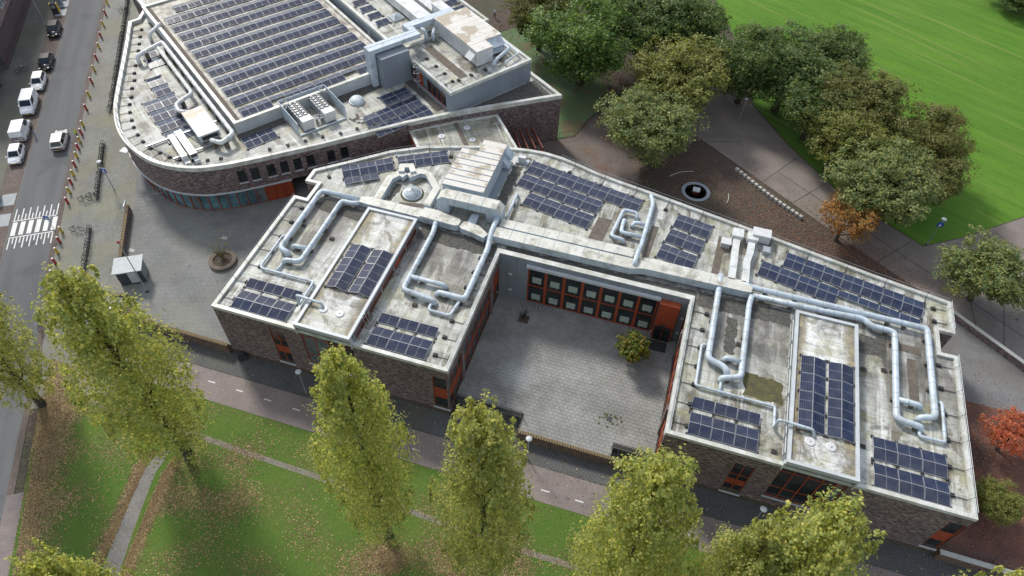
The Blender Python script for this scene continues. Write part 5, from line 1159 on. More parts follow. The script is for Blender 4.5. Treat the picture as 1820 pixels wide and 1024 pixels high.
# ---------------------------------------------------------------- roof edge guard rails on black counterweights
WT = MB(); WT.box(-.22, -.2, 0, .22, .2, .13); WT.box(-.18, -.16, .13, .18, .16, .22); WTM = WT.mesh('counterweight', M['black'])
ARM = MB().box(0, -.025, .05, 1.25, .025, .1).mesh('arm', M['darksteel'])
def guard(label, pts, z, zr, step=2.2, inward=1.0):
    """Rail along pts; inward = +1 when the roof lies to the left of the run."""
    t = thing('guard_rail', label, 'guard rail', (pts[0][0], pts[0][1], zr), 'roof edge guard rails')
    for hz in (.55, 1.0):
        mb = MB(); mb.tube([(p[0], p[1], z+hz) for p in pts], .022, 4); part('rail', mb, M['galv'], t)
    acc_ = [0.]
    for a, b in zip(pts, pts[1:]): acc_.append(acc_[-1]+(Vector(b)-Vector(a)).length)
    k = max(1, int(acc_[-1]/step+.3))
    for i in range(k):
        s_ = acc_[-1]*(i+.5)/k; j = max(q for q in range(len(pts)-1) if acc_[q] <= s_)
        d = (Vector(pts[j+1])-Vector(pts[j])).normalized(); n_ = Vector((-d.y, d.x))*inward; an_ = math.atan2(n_.y, n_.x)
        p = Vector(pts[j])+d*(s_-acc_[j]); q = p+n_*.35
        mb = MB(); mb.tube([(q.x, q.y, zr+.06), (p.x, p.y, z+1.02)], .026, 4); part('post', mb, M['darksteel'], t)
        at('arm', ARM, t, (q.x, q.y, zr), an_); at('counterweight', WTM, t, (q.x+n_.x*1.25+R.uniform(-.1, .1), q.y+n_.y*1.25+R.uniform(-.1, .1), zr), an_+R.uniform(-.2, .2))
guard('guard rail along the outer edge of the left wing', [(.18, .3), (.18, 17.2)], 6.6, ZR, 2.2, -1)
guard('guard rail along the courtyard edge of the left wing', [(25.52, .3), (25.52, 16.2)], 6.6, ZR, 2.3, 1)
guard('guard rail along the courtyard edge of the right wing', [(47.08, .3), (47.08, 16.2)], 6.6, ZR, 2.1, -1)
guard('guard rail along the outer edge of the right wing', [(73.22, .3), (73.22, 17.2)], 6.6, ZR, 2.6, 1)
guard('guard rail on the notch at the right end of the back roof', [(73.2, 20.6), (73.2, 24.4)], 6.6, ZR, 1.6, 1)
guard('guard rail along the straight back parapet of the school', [(73.0, 24.55), (65.4, 26.0), (52.2, 28.85), (39.8, 31.4), (32.8, 32.8), (28.2, 34.1)], 6.6, ZR, 4.2, 1)
guard('guard rail along the curved back parapet of the school', [(15.4, 32.2), (11.3, 30.6), (7.6, 28.4), (4.4, 25.6), (.3, 22.2)], 6.6, ZR, 2.6, 1)
cg = [p for p in offset(NOUT, .2)][1:kc]
guard('guard rail following the curved west edge of the rounded building', cg, 7.1, ZN, 1.9, 1)
guard('guard rail along the south edge of the rounded building', [(-6.8, 21.95), (-1.2, 26.6), (6.9, 33.8)], 7.1, ZN, 2.2, 1)
guard('guard rail around the corner of the east block roof', [NB(24.9, -2.5), NB(24.9, -11.9), NB(32.5, -11.8)], 10.0, 10.16, 2.0, 1)
# small loose counterweights and roof drains
for k, (u, v, lab) in enumerate([(3.3, 13.4, 'left wing between the thick ducts'), (7.2, 12.6, 'left wing left of the bay'), (52.3, 12.2, 'right wing behind the thick duct'), (64.2, 4.2, 'right wing beside the bay'), (64.4, 13.0, 'right wing right of the bay'), (56.5, 1.2, 'right wing front beside the bay'), (19.6, 6.7, 'left wing behind the right front array'), (66.3, 13.5, 'right wing left of the bent duct')]):
    t = thing('roof_drain', 'small dark roof drain block on the '+lab, 'roof drain', (u, v, ZR), 'roof drains'); part('body', MB().box(u-.25, v-.2, ZR, u+.25, v+.2, ZR+.16), M['tilewalk'], t); part('lid', MB().box(u-.2, v-.15, ZR+.16, u+.2, v+.15, ZR+.2), M['black'], t)
# ---------------------------------------------------------------- street furniture
def loc_thing(name, label, cat, loc, rz=0, group=None):      # empty whose parts are modelled round its own origin
    o = bpy.data.objects.new(name, None); COL.objects.link(o); o.location = loc; o.rotation_euler = (0, 0, rz); o.empty_display_size = .3
    return tag(o, label, cat, group)
def lp(name, mb, mt, parent, smooth_=False, label=None): return part(name, mb, mt, parent, label, smooth_, None, True)
BY = {}
def bollard(col):
    t = loc_thing('bollard', 'x', 'bollard', (0, 0, 0), 0, 'coloured bollards along the street')
    mb = MB(); mb.lathe((0, 0, 0), [(.15, -.1), (.15, .95), (.13, 1.0)], 12); lp('post', mb, M[col], t, False)
    mb = MB(); mb.lathe((0, 0, 1.0), [(.13, 0), (.11, .05), (.04, .07)], 12); lp('white_cap', mb, M['signwhite'], t)
    mb = MB(); mb.lathe((0, 0, -.02), [(.19, 0), (.19, .05)], 12); lp('base_ring', mb, M['black'], t); return t
proto = {'yellow': bollard('yellow'), 'redpaint': bollard('redpaint')}
bol = [(-58.9, 56.9), (-57.0, 53.8), (-55.1, 50.8), (-53.3, 47.6), (-51.5, 44.8), (-49.7, 41.9), (-48.0, 39.2), (-46.3, 36.3), (-44.5, 33.2), (-42.7, 30.3), (-40.6, 26.9), (-39.6, 25.3), (-38.8, 23.7), (-37.9, 22.4), (-37.0, 20.8), (-35.9, 19.2), (-34.9, 17.6), (-34.0, 16.1), (-33.1, 14.6), (-32.0, 12.9), (-29.2, 8.3), (-28.2, 6.8), (-27.2, 5.2), (-26.3, 3.7), (-25.5, 2.0)]
used = set(); ordn = ['first', 'second', 'third', 'fourth', 'fifth', 'sixth', 'seventh', 'eighth', 'ninth', 'tenth', 'eleventh', 'twelfth', 'thirteenth']
cnt = {'yellow': 0, 'redpaint': 0}
for i, (u, v) in enumerate(bol):
    c = 'yellow' if i % 2 == 0 else 'redpaint'
    s_ = u*DS[0]+v*DS[1]; u, v = SN(s_, -20.05)
    t = proto[c] if c not in used else copytree(proto[c]); used.add(c)
    t.location = (u, v, H(u, v)+.02); t.rotation_euler = (R.uniform(-.03, .03), R.uniform(-.03, .03), 0)
    t['label'] = ('yellow' if c == 'yellow' else 'red')+' bollard with white cap beside the street, '+ordn[cnt[c]]+' of its colour from the top'; cnt[c] += 1
def lamp(label, p, h=4.2, sign=None, z=None, r=.06, double=False):
    z = H(p[0], p[1]) if z is None else z
    t = loc_thing('street_lamp', label, 'street lamp', (p[0], p[1], z))
    mb = MB(); mb.tube([(0, 0, 0), (0, 0, .8), (0, 0, h)], [r*1.35, r, r*.75], 8); lp('pole', mb, M['galv'], t)
    mb = MB(); mb.lathe((0, 0, h-.05), [(.08, 0), (.28, .1), (.33, .16), (.25, .21), (.05, .25)], 18); lp('lamp_head', mb, M['cladlight'], t, True)
    mb = MB(); mb.lathe((0, 0, -.01), [(.16, 0), (.16, .06)], 10); lp('base_plate', mb, M['darksteel'], t)
    if sign: 
        mb = MB(); mb.box(-.36, -.05, sign, .36, -.0, sign+.72); s = lp('blue_sign', mb, M['blue'], t)
        mb = MB(); mb.add([(-.2, -.056, sign+.12), (.2, -.056, sign+.12), (0, -.056, sign+.55)], ((0, 1, 2),)); mb.box(-.04, -.058, sign+.22, .05, -.052, sign+.46); lp('sign_symbol', mb, M['signwhite'], s)
    return t
lamp('lamp post with a blue sign beside the bicycle racks on the pavement', (-28.0, 17.2), 4.6, 2.9, 0)
lamp('lamp post on the sidewalk in front of the left wing', (10.2, -2.4), 4.2)
lamp('lamp post on the sidewalk in front of the right bay', (57.0, -2.6), 4.2)
lamp('lamp post at the fork of the park path', (75.2, 41.2), 4.4, 3.2)
lamp('lamp post on the field edge beneath the park trees', (49.7, 59.3), 4.0)
lamp('lamp post beside the verge near the right edge', (84.6, 31.6), 4.2)
lamp('lamp post in the dip beside the curved retaining wall', (-13.2, -1.4), 4.0)
lamp('tall grey lamp post behind the black parked cars', (-64.2, 47.6), 9.0, None, 0, .09)
lamp('lamp post among the lawn poplars near the street', (34.8, -2.4), 4.2)
# traffic signs
def sign(label, p, h, shape='sq', c='blue'):
    z = H(*p); t = loc_thing('traffic_sign', label, 'traffic sign', (p[0], p[1], z), .2)
    mb = MB(); mb.tube([(0, 0, 0), (0, 0, h)], .035, 6); lp('post', mb, M['galv'], t)
    mb = MB(); mb.box(-.35, -.045, h-.7, .35, -.01, h); s = lp('plate', mb, M[c], t)
    mb = MB(); mb.add([(-.24, -.05, h-.6), (.24, -.05, h-.6), (0, -.05, h-.1)], ((0, 1, 2),)); lp('white_triangle', mb, M['signwhite'], s)
    mb = MB(); mb.box(-.04, -.055, h-.52, .05, -.051, h-.25); lp('walking_figure', mb, M['darksteel'], s)
sign('blue pedestrian crossing sign at the right end of the zebra crossing', (-29.9, 8.4), 2.7)
sign('blue pedestrian crossing sign on the west pavement beside the small white car', (-46.6, 15.6), 2.7)
sign('small sign post beside the street under the poplar', (-20.4, -8.0), 2.2)
t = loc_thing('flag_pole', 'tall slanting-looking silver pole with red top beside the kiosk', 'flag pole', (-13.2, 3.6, 0)); mb = MB(); mb.tube([(0, 0, 0), (0, 0, 8.3)], [.07, .045], 8); lp('pole', mb, M['galv'], t); mb = MB(); mb.lathe((0, 0, 8.25), [(.12, 0), (.16, .2), (.06, .32)], 8); lp('red_finial', mb, M['redpaint'], t); mb = MB(); mb.lathe((0, 0, 0), [(.2, 0), (.2, .12)], 10); lp('base', mb, M['darksteel'], t)
# kiosk
ka = math.radians(31); t = loc_thing('kiosk', 'small dark kiosk with a pale flat roof on the plaza', 'kiosk', (-15.9, 5.05, 0), ka)
lp('walls', MB().box(-1.35, -1.05, 0, 1.35, 1.05, 2.25), mat('kiosk_slate', (.035, .045, .058), (.05, .06, .075), 2, .6), t)
mb = MB(); mb.box(-1.6, -1.35, 2.25, 1.6, 1.25, 2.38); lp('roof', mb, mat('kiosk_roof', (.40, .43, .44), (.33, .36, .36), 2, .6, fine=8, ff=.15), t)
lp('window_panel', MB().box(-.15, -1.08, .25, .75, -1.052, 2.15), M['cladlight'], t)
for y in (-.6, 0, .6): lp('side_board', MB().box(1.352, y-.27, .1, 1.38, y+.27, 2.2), M['clad'], t)
# planter with bare shrub
t = loc_thing('round_planter', 'round brick planter on the plaza left of the school', 'planter', (-7.5, 10.5, 0))
mb = MB(); mb.lathe((0, 0, 0), [(1.65, 0), (1.65, .38), (1.55, .42), (1.15, .42), (1.1, .25)], 30); lp('brick_rim', mb, mat('planter_brick', (.13, .105, .085), (.17, .14, .11), 3, .9), t); mb = MB(); mb.lathe((0, 0, 0), [(1.12, .2), (1.1, .27)], 24); lp('soil', mb, M['soil'], t)
for k, (x, y) in enumerate(((-19.0, 8.6), (-9.5, 14.0), (-4.2, 15.2))):
    mb = MB(); mb.box(x-.4, y-.25, .02, x+.4, y+.25, .04)
    single('manhole_cover', mb, M['cream'], 'pale metal cover set in the plaza '+('near the kiosk', 'in front of the curved glazing', 'near the red entrance')[k], 'manhole cover')
t = thing('barrier', 'low white barred crowd barrier beside the curved glazing', 'barrier', (-21.4, 17.6, 0))
for f_ in range(11):
    p = Vector((-22.8, 16.6)).lerp(Vector((-20.2, 18.1)), f_/10); part('bar', MB().box(p.x-.02, p.y-.02, .1, p.x+.02, p.y+.02, 1.0), M['galv'], t)
for z in (.12, 1.02):
    mb = MB(); mb.tube([(-22.9, 16.5, z), (-20.1, 18.15, z)], .03, 5); part('rail', mb, M['galv'], t)
mb = MB(); mb.box(-27.6, 20.3, 4.0, -26.5, 21.2, 4.1); single('projecting_sign', mb, M['signwhite'], 'white flat sign box projecting from the curved brick wall', 'sign')
t = thing('metal_gate', 'grey metal gate frame at the end of the freestanding plaza wall', 'gate', (-23.6, 14.7, 0))
mb = MB(); mb.tube([(-23.9, 14.2, .0), (-23.6, 14.6, 1.7), (-23.1, 13.6, 1.7), (-22.8, 13.4, 0)], .05, 6); part('frame_tube', mb, M['galv'], t); mb = MB(); mb.tube([(-23.6, 14.6, 1.7), (-24.0, 13.4, .9)], .05, 6); part('stay', mb, M['galv'], t)
single('wheeled_bag', MB().obox((1.4, -.5), (.8, .6), (-.6, .8), .45, .3, -1.29, -.55).obox((1.4, -.5), (.8, .6), (-.6, .8), .3, .2, -.55, -.3), M['black'], 'black covered bin bag at the foot of the left wing corner', 'bin')
# bicycle racks with hoops, bicycles
hp = MB(); hp.tube([(math.cos(a)*.3, 0, .35+math.sin(a)*.3) for a in [i*math.pi/5 for i in range(11)]], .03, 4, cap=False); hp.tube([(-.1, 0, 0), (.1, .0, .62)], .025, 4)
HPM = hp.mesh('wheel_hoop', M['black'])
def rack(label, a, b, step=.36):
    t = thing('bicycle_rack', label, 'bicycle rack', (a[0], a[1], H(*a)), 'bicycle racks'); a, b = Vector(a), Vector(b); d = b-a; k = int(d.length/step); an_ = math.atan2(d.y, d.x)
    mb = MB(); mb.tube([(a.x, a.y, H(*a)+.12), (b.x, b.y, H(*b)+.12)], .05, 6); part('base_rail', mb, M['darksteel'], t)
    for i in range(k+1):
        p = a+d*(i/k); at('wheel_hoop', HPM, t, (p.x+R.uniform(-.08, .08), p.y+R.uniform(-.08, .08), H(*p)+.02), an_+math.pi/2+R.uniform(-.25, .25), None, (1, 1, R.uniform(.9, 1.4)))
rack('long dark bicycle rack along the west wall of the rounded building', (-56.8, 59.5), (-38.9, 30.9), .4)
rack('dark bicycle rack beside the lamp post with blue sign', (-35.1, 24.5), (-28.7, 14.8))
rack('dark bicycle rack left of the kiosk', (-26.0, 10.1), (-20.7, 1.9))
def bicycle(label, p, rz, c='black'):
    t = loc_thing('bicycle', label, 'bicycle', (p[0], p[1], H(p[0], p[1])+.02), rz, 'parked bicycles')
    for x in (-.52, .52):
        mb = MB(); mb.tube([(x+.34*math.cos(a), 0, .35+.34*math.sin(a)) for a in [i*math.pi/9 for i in range(19)]], .035, 5, cap=False); w = lp('wheel', mb, M['black'], t)
        mb = MB(); mb.tube([(x-.33, 0, .35), (x+.33, 0, .35)], .012, 4); mb.tube([(x, 0, .02), (x, 0, .68)], .012, 4); lp('spokes', mb, M['galv'], w)
    mb = MB(); mb.tube([(-.52, 0, .35), (-.1, 0, .38), (.38, 0, .75)], .03, 5); mb.tube([(-.1, 0, .38), (-.2, 0, .85)], .03, 5); mb.tube([(-.2, 0, .78), (.36, 0, .8)], .03, 5); mb.tube([(.52, 0, .35), (.34, 0, 1.0)], .03, 5); lp('frame', mb, M[c], t)
    mb = MB(); mb.box(-.34, -.08, .86, -.1, .08, .93); lp('saddle', mb, M['black'], t); mb = MB(); mb.tube([(.2, -.28, 1.02), (.34, -.22, 1.03), (.34, .22, 1.03), (.2, .28, 1.02)], .025, 5); lp('handlebar', mb, M['galv'], t)
bicycle('parked bicycle at the lower end of the middle rack', (-30.0, 14.2), .5, 'darksteel'); bicycle('second bicycle leaning by the lower end of the middle rack', (-29.4, 15.0), .3); bicycle('bicycle at the upper end of the rack left of the kiosk', (-27.3, 9.3), .4, 'galv')
bicycle('bicycle standing on the pavement by the top bollards', (-54.8, 55.6), .6, 'darksteel'); bicycle('bicycle half hidden by the poplar beside the street', (-21.9, -3.9), -1.2); bicycle('bicycle beside the entrance of the west building', (-58.2, 35.3), 1.0)
# ---------------------------------------------------------------- vehicles
def car(label, p, rz, L_=4.1, W_=1.75, Hh=1.5, paint_='carwhite', kind='hatch', plate='yellow', tail=False):
    """Nose towards +X of the car's own frame."""
    t = loc_thing('van' if kind == 'van' else 'car', label, 'van' if kind == 'van' else 'car', (p[0], p[1], H(p[0], p[1])+.02), rz, 'vehicles on the street')
    h2 = L_/2; w = W_/2; belt = .92 if kind != 'van' else 1.12
    # body shell: stations along x with (x, half width, z bottom, z top)
    if kind == 'van': st = [(-h2, w*.93, .4, belt), (-h2+.12, w, .28, belt+.02), (-.2*L_, w, .22, belt), (.2*L_, w, .22, belt), (.30*L_, w*.99, .22, belt-.02), (h2-.35, w*.95, .24, .88), (h2-.08, w*.84, .28, .74), (h2, w*.7, .36, .6)]
    else: st = [(-h2, w*.82, .42, .80), (-h2+.12, w*.93, .30, belt-.02), (-.3*L_, w, .22, belt), (.0, w, .2, belt-.01), (.2*L_, w, .22, belt-.04), (.34*L_, w*.97, .22, .82), (h2-.14, w*.86, .26, .68), (h2, w*.68, .36, .56)]
    mb = MB(); v = []; sec = [(-1, 0), (-1, .35), (-.985, .72), (-.90, 1.0), (.90, 1.0), (.985, .72), (1, .35), (1, 0)]; m_ = len(sec)
    for x, hw, z0, z1 in st:
        for a, b in sec: v.append((x, hw*a, z0+(z1-z0)*b))
    f = [(i*m_+j, i*m_+j+1, (i+1)*m_+j+1, (i+1)*m_+j) for i in range(len(st)-1) for j in range(m_-1)]+[(i*m_+m_-1, i*m_, (i+1)*m_, (i+1)*m_+m_-1) for i in range(len(st)-1)]
    f += [tuple(range(m_)), tuple((len(st)-1)*m_+j for j in range(m_))[::-1]]; mb.add(v, [q[::-1] for q in f]); lp('body', mb, M[paint_], t, True)
    if kind == 'van': gh = [(-h2+.06, belt), (-h2+.16, Hh), (.16*L_, Hh), (.31*L_, belt-.03)]
    elif kind == 'hatch': gh = [(-h2+.10, belt-.04), (-h2+.55, Hh), (.08*L_, Hh), (.27*L_, belt-.06)]
    else: gh = [(-h2+.45, belt-.04), (-h2+1.05, Hh), (.08*L_, Hh), (.27*L_, belt-.06)]
    wb, wt = w*.93, w*.74 if kind != 'van' else w*.86
    mb = MB(); v = []
    for (x, z), ww in zip(gh, (wb, wt, wt, wb)): v += [(x, -ww, z), (x, ww, z)]
    mb.add(v, ((0, 1, 3, 2)[::-1], (2, 3, 5, 4)[::-1], (4, 5, 7, 6)[::-1], (0, 2, 4, 6)[::-1], (1, 7, 5, 3)[::-1])); cabin = lp('cabin', mb, M[paint_], t)
    def face(nm, ids, m1=.08, m2=.12, off=.012, mt='glass'):
        q = [Vector(v[i]) for i in ids]; c = sum(q, Vector())/4; nrm = (q[1]-q[0]).cross(q[2]-q[0]).normalized()
        if nrm.dot(c-Vector((0, 0, .8))) < 0: nrm = -nrm
        e1 = (q[1]-q[0]); e2 = (q[3]-q[0]); f1 = (q[2]-q[1])
        pt = lambda a, b: q[0]+(q[1]-q[0])*a+((q[3]-q[0])*(1-a)+(q[2]-q[1])*a)*b+nrm*off
        mb = MB(); mb.quad(pt(m1, m2), pt(1-m1, m2), pt(1-m1, 1-m2), pt(m1, 1-m2)); lp(nm, mb, M[mt], t)
    face('windscreen', (6, 7, 5, 4)); 
    if kind != 'van' or tail: face('rear_window', (0, 1, 3, 2))
    if kind == 'van':
        for s_ in (0, 1):
            a, b, c, d = v[6+s_], v[4+s_], Vector(v[4+s_]).lerp(Vector(v[2+s_]), .42), Vector(v[6+s_]).lerp(Vector(v[0+s_]), .42); q = [Vector(a), Vector(d), c, Vector(b)]; mb = MB(); o = Vector((0, .012*(1 if s_ else -1), .0)); ce = sum(q, Vector())/4
            mb.quad(*[ce+(x-ce)*.82+o for x in q]); lp('side_window', mb, M['glass'], t)
    else:
        for s_ in (0, 1):
            q = [Vector(v[0+s_]), Vector(v[6+s_]), Vector(v[4+s_]), Vector(v[2+s_])]; o = Vector((0, .014*(1 if s_ else -1), .0))
            for f0, f1 in ((.08, .48), (.53, .93)):
                lo = q[0].lerp(q[1], f0), q[0].lerp(q[1], f1); hi = q[3].lerp(q[2], f0), q[3].lerp(q[2], f1); mb = MB(); mb.quad(lo[0].lerp(hi[0], .14)+o, lo[1].lerp(hi[1], .14)+o, lo[1].lerp(hi[1], .86)+o, lo[0].lerp(hi[0], .86)+o); lp('side_window', mb, M['glass'], t)
    for x in (-.31*L_, .31*L_):
        for s_ in (-1, 1):
            mb = MB(); mb.tube([(x, s_*(w-.19), .31), (x, s_*(w+.012), .31)], .31, 14); wh = lp('wheel', mb, M['black'], t); mb = MB(); mb.tube([(x, s_*(w+.012), .31), (x, s_*(w+.022), .31)], .19, 10); lp('rim', mb, M['galv'], wh)
    for s_ in (-1, 1):
        mb = MB(); mb.box(h2-.28, s_*w*.55, .62, h2-.08, s_*w*.84, .72); lp('headlight', mb, M['cladlight'], t); mb = MB(); mb.box(-h2-.015, s_*w*.6, .62, -h2+.1, s_*w*.84, .80); lp('tail_light', mb, M['redpaint'], t)
        mb = MB(); mb.box(.2*L_, s_*(w), belt-.02, .2*L_+.14, s_*(w+.16), belt+.1); lp('wing_mirror', mb, M[paint_ if paint_ != 'carwhite' else 'carwhite'], t)
    for x, s_ in ((h2+.005, 1), (-h2-.005, -1)):
        mb = MB(); mb.box(x, -.24, .42, x+.012*s_, .24, .53); lp('number_plate', mb, M['yellow'], t)
    return t
aS = math.atan2(DS[1], DS[0])
def park(s_, n_, *a, **k): return car(a[0], SN(s_, n_), a[1], *a[2:], **k)
cs = lambda u, v: u*DS[0]+v*DS[1]
car('black hatchback parked at the top of the street beneath the yellow container', (-61.3, 46.4), aS, 4.0, 1.75, 1.5, 'carblack')
car('black sedan with chrome roof trim, second in the parked row', (-56.0, 38.2), aS, 4.3, 1.78, 1.45, 'carblack', 'sedan')
car('white hatchback parked directly behind the white panel van', (-53.3, 33.4), aS, 4.1, 1.75, 1.5)
car('white panel van parked nose towards the viewer, intact and unmarked', (-50.6, 28.3), aS, 4.7, 1.9, 1.9, 'carwhite', 'van')
car('white delivery van with its rear towards the viewer and a person at its side', (-47.3, 22.9), aS+math.pi, 4.6, 1.85, 1.95, 'carwhite', 'van')
car('small white hatchback at the lower end of the parked row', (-44.2, 18.4), aS, 3.7, 1.7, 1.5)
car('pale silver estate car driving up the street', (-40.9, 22.9), aS+math.pi, 4.3, 1.8, 1.5, 'carsilver', 'hatch')
mb = MB(); mb.obox(SN(-45.0, -27.3), DS, NS, .5, .04, 2.0, 2.12); 
# recycling containers
for k, (s_, c, lab) in enumerate(((-84.4, 'darksteel', 'dark container at the top edge of the pale pads'), (-81.4, 'clad', 'slate container in the middle of the pale pads'), (-78.5, 'yellow', 'black container with yellow frame on the nearest pale pad'))):
    p = SN(s_, -28.2); t = loc_thing('waste_container', lab, 'container', (p[0], p[1], .03), aS, 'underground waste containers'); mb = MB(); mb.add([(-.5, -.5, 0), (.5, -.5, 0), (.5, .5, 0), (-.5, .5, 0), (-.4, -.45, 1.5), (.25, -.45, 1.75), (.25, .45, 1.75), (-.4, .45, 1.5)], ((3, 2, 1, 0), (4, 5, 6, 7), (0, 1, 5, 4), (1, 2, 6, 5), (2, 3, 7, 6), (3, 0, 4, 7))); lp('body', mb, M['black' if c == 'yellow' else c], t)
    mb = MB(); mb.box(-.5, -.56, 0, .3, -.5, 1.7); mb.box(-.5, .5, 0, .3, .56, 1.7); lp('side_frame', mb, M[c], t); mb = MB(); mb.box(.3, -.3, 1.0, .42, .3, 1.5); lp('flap', mb, M['galv'], t)
for k, (s_, n_) in enumerate(((-30.4, -28.9), (-27.2, -29.1))):
    p = SN(s_, n_); t = loc_thing('waste_container', ('upper' if k == 0 else 'lower')+' dark container at the left edge beside the zebra crossing', 'container', (p[0], p[1], .03), aS, 'underground waste containers'); lp('body', MB().box(-.5, -.5, 0, .5, .5, 1.5), M['clad'], t); mb = MB(); mb.lathe((0, 0, 1.5), [(.45, 0), (.3, .2), (.1, .25)], 12); lp('lid', mb, M['darksteel'], t)
# fences of the play lawn
railing('fence', 'dark bar fence along the right side of the green play lawn', [(27.3, 48.6), (29.3, 54.0), (31.2, 59.2), (26.5, 66)], 0, 1.0, step=.4)
railing('fence', 'short dark fence from the brick wall to the play lawn gate', [(25.1, 46.7), (27.1, 48.0)], 0, 1.0, step=.25)
railing('fence', 'dark fence at the upper left of the green play lawn', [(8.2, 71.2), (12.0, 77.0), (16, 82)], 0, 1.1, step=.5)
railing('fence', 'low dark fence round the leafy bed behind the school', [(36.8, 38.6), (38.2, 43.4), (42, 49.2)], 0, .7, step=.5)
# ---------------------------------------------------------------- people: one skinned body each, coloured by height
def person(label, p, rz, z, pose, top, legs, hair=(.03, .025, .02), held=None):
    me = bpy.data.meshes.new('person'); V = pose['v']; E_ = pose['e']; me.from_pydata([q[:3] for q in V], E_, [])
    o = bpy.data.objects.new('person', me); COL.objects.link(o)
    mo = o.modifiers.new('skin', 'SKIN'); 
    for i, q in enumerate(V): me.skin_vertices[0].data[i].radius = (q[3], q[3]*(q[4] if len(q) > 4 else 1))
    me.skin_vertices[0].data[0].use_root = True
    sb = o.modifiers.new('sub', 'SUBSURF'); sb.levels = 1; sb.render_levels = 1
    dg = bpy.context.evaluated_depsgraph_get(); dg.update(); nm = bpy.data.meshes.new_from_object(o.evaluated_get(dg)); o.modifiers.clear(); o.data = nm; bpy.data.meshes.remove(me); nm.name = 'person'
    nm.materials.clear()
    for nme, c in (('jacket', top), ('trousers', legs), ('skin_tone', (.45, .28, .2)), ('hair', hair), ('shoes', (.03, .03, .03))): nm.materials.append(mat(nme, c))
    for f in nm.polygons:
        c = f.center; h = c.z
        f.material_index = 4 if h < .09 else 1 if h < pose['hip'] else 3 if h > pose['hd']+.02 or (h > pose['hd']-.06 and c.x < -.0) else 2 if h > pose['hd']-.2 or any((c-Vector(q)).length < .11 for q in pose['hands']) else 0
        f.use_smooth = True
    o.location = (p[0], p[1], z); o.rotation_euler = (0, 0, rz); return tag(o, label, 'person')
stand = {'v': [(0, 0, .95, .15, .85), (0, 0, 1.2, .15, .75), (.01, 0, 1.42, .14, .8), (.02, 0, 1.52, .06), (.03, 0, 1.66, .1), (.03, 0, 1.74, .09), (0, .1, .88, .1), (.03, .11, .5, .075), (0, .11, .1, .05), (.14, .12, .05, .045), (0, -.1, .88, .1), (-.02, -.11, .5, .075), (-.06, -.11, .1, .05), (.08, -.12, .05, .045), (0, .2, 1.42, .06), (.04, .26, 1.15, .045), (.22, .22, .98, .035), (.3, .2, .97, .03), (0, -.2, 1.42, .06), (.06, -.26, 1.15, .045), (.26, -.2, 1.05, .035), (.34, -.18, 1.06, .03)],
         'e': [(0, 1), (1, 2), (2, 3), (3, 4), (4, 5), (0, 6), (6, 7), (7, 8), (8, 9), (0, 10), (10, 11), (11, 12), (12, 13), (2, 14), (14, 15), (15, 16), (16, 17), (2, 18), (18, 19), (19, 20), (20, 21)], 'hip': .95, 'hd': 1.72, 'hands': [(.3, .2, .97), (.34, -.18, 1.06)]}
person('person in dark jacket and blue jeans standing at the side of the delivery van', (-45.6, 23.2), aS+2.2, .02, stand, (.03, .03, .035), (.13, .24, .42))
person('person in a yellow high-visibility jacket on the pavement between bollards', (-39.4, 24.6), aS-1.2, .02, stand, (.52, .62, .04), (.06, .07, .05))
w = P(879, 32, 0); person('person in a white shirt standing on the leafy ground at the top', (w.x, w.y), 2.0, 0, stand, (.55, .62, .68), (.03, .03, .04))
w = P(241, 10, 0); person('person in dark clothes beside the top of the long bicycle rack', (w.x, w.y), .6, .02, stand, (.06, .03, .03), (.05, .05, .06))
# ---------------------------------------------------------------- trees and leaves
RNG = np.random.default_rng(11)
def leaf_mesh(name, C_, Nrm, size, mats, flat=False):
    n = len(C_); s = size*(RNG.uniform(.5, 1.5, n))[:, None]
    a = RNG.normal(size=(n, 3)); a -= Nrm*np.sum(a*Nrm, 1)[:, None]; a /= np.linalg.norm(a, axis=1)[:, None]+1e-9; b = np.cross(Nrm, a)
    v = np.empty((n, 4, 3)); asp = RNG.uniform(.55, .95, n)[:, None]
    v[:, 0] = C_-a*s; v[:, 1] = C_-b*s*asp; v[:, 2] = C_+a*s; v[:, 3] = C_+b*s*asp
    me = bpy.data.meshes.new(name); me.vertices.add(4*n); me.vertices.foreach_set('co', v.astype(np.float32).ravel())
    me.loops.add(4*n); me.loops.foreach_set('vertex_index', np.arange(4*n, dtype=np.int32)); me.polygons.add(n)
    me.polygons.foreach_set('loop_start', np.arange(0, 4*n, 4, dtype=np.int32)); me.polygons.foreach_set('loop_total', np.full(n, 4, dtype=np.int32))
    me.materials.append(mats); me.update(); me.validate(); return me
def lobes_to_leaves(lobes, per, jit=.45):
    """lobes: (centre, radii) ; leaves sit in small clumps near each lobe's skin."""
    Cs, Ns = [], []
    for (c, r, k) in lobes:
        m_ = int(per*k); d = RNG.normal(size=(m_, 3)); d /= np.linalg.norm(d, axis=1)[:, None]
        nc = max(8, m_//26); cl = RNG.normal(size=(nc, 3)); cl /= np.linalg.norm(cl, axis=1)[:, None]; cl *= RNG.uniform(.72, 1.08, nc)[:, None]
        pick = RNG.integers(0, nc, m_); q = cl[pick]+RNG.normal(size=(m_, 3))*jit*.36
        Cs.append(np.array(c)+q*np.array(r)); nn = q*.9/np.array(r)*np.mean(r)+d*.75+np.array([0, 0, .35]); Ns.append(nn/np.linalg.norm(nn, axis=1)[:, None])
    return np.concatenate(Cs), np.concatenate(Ns)
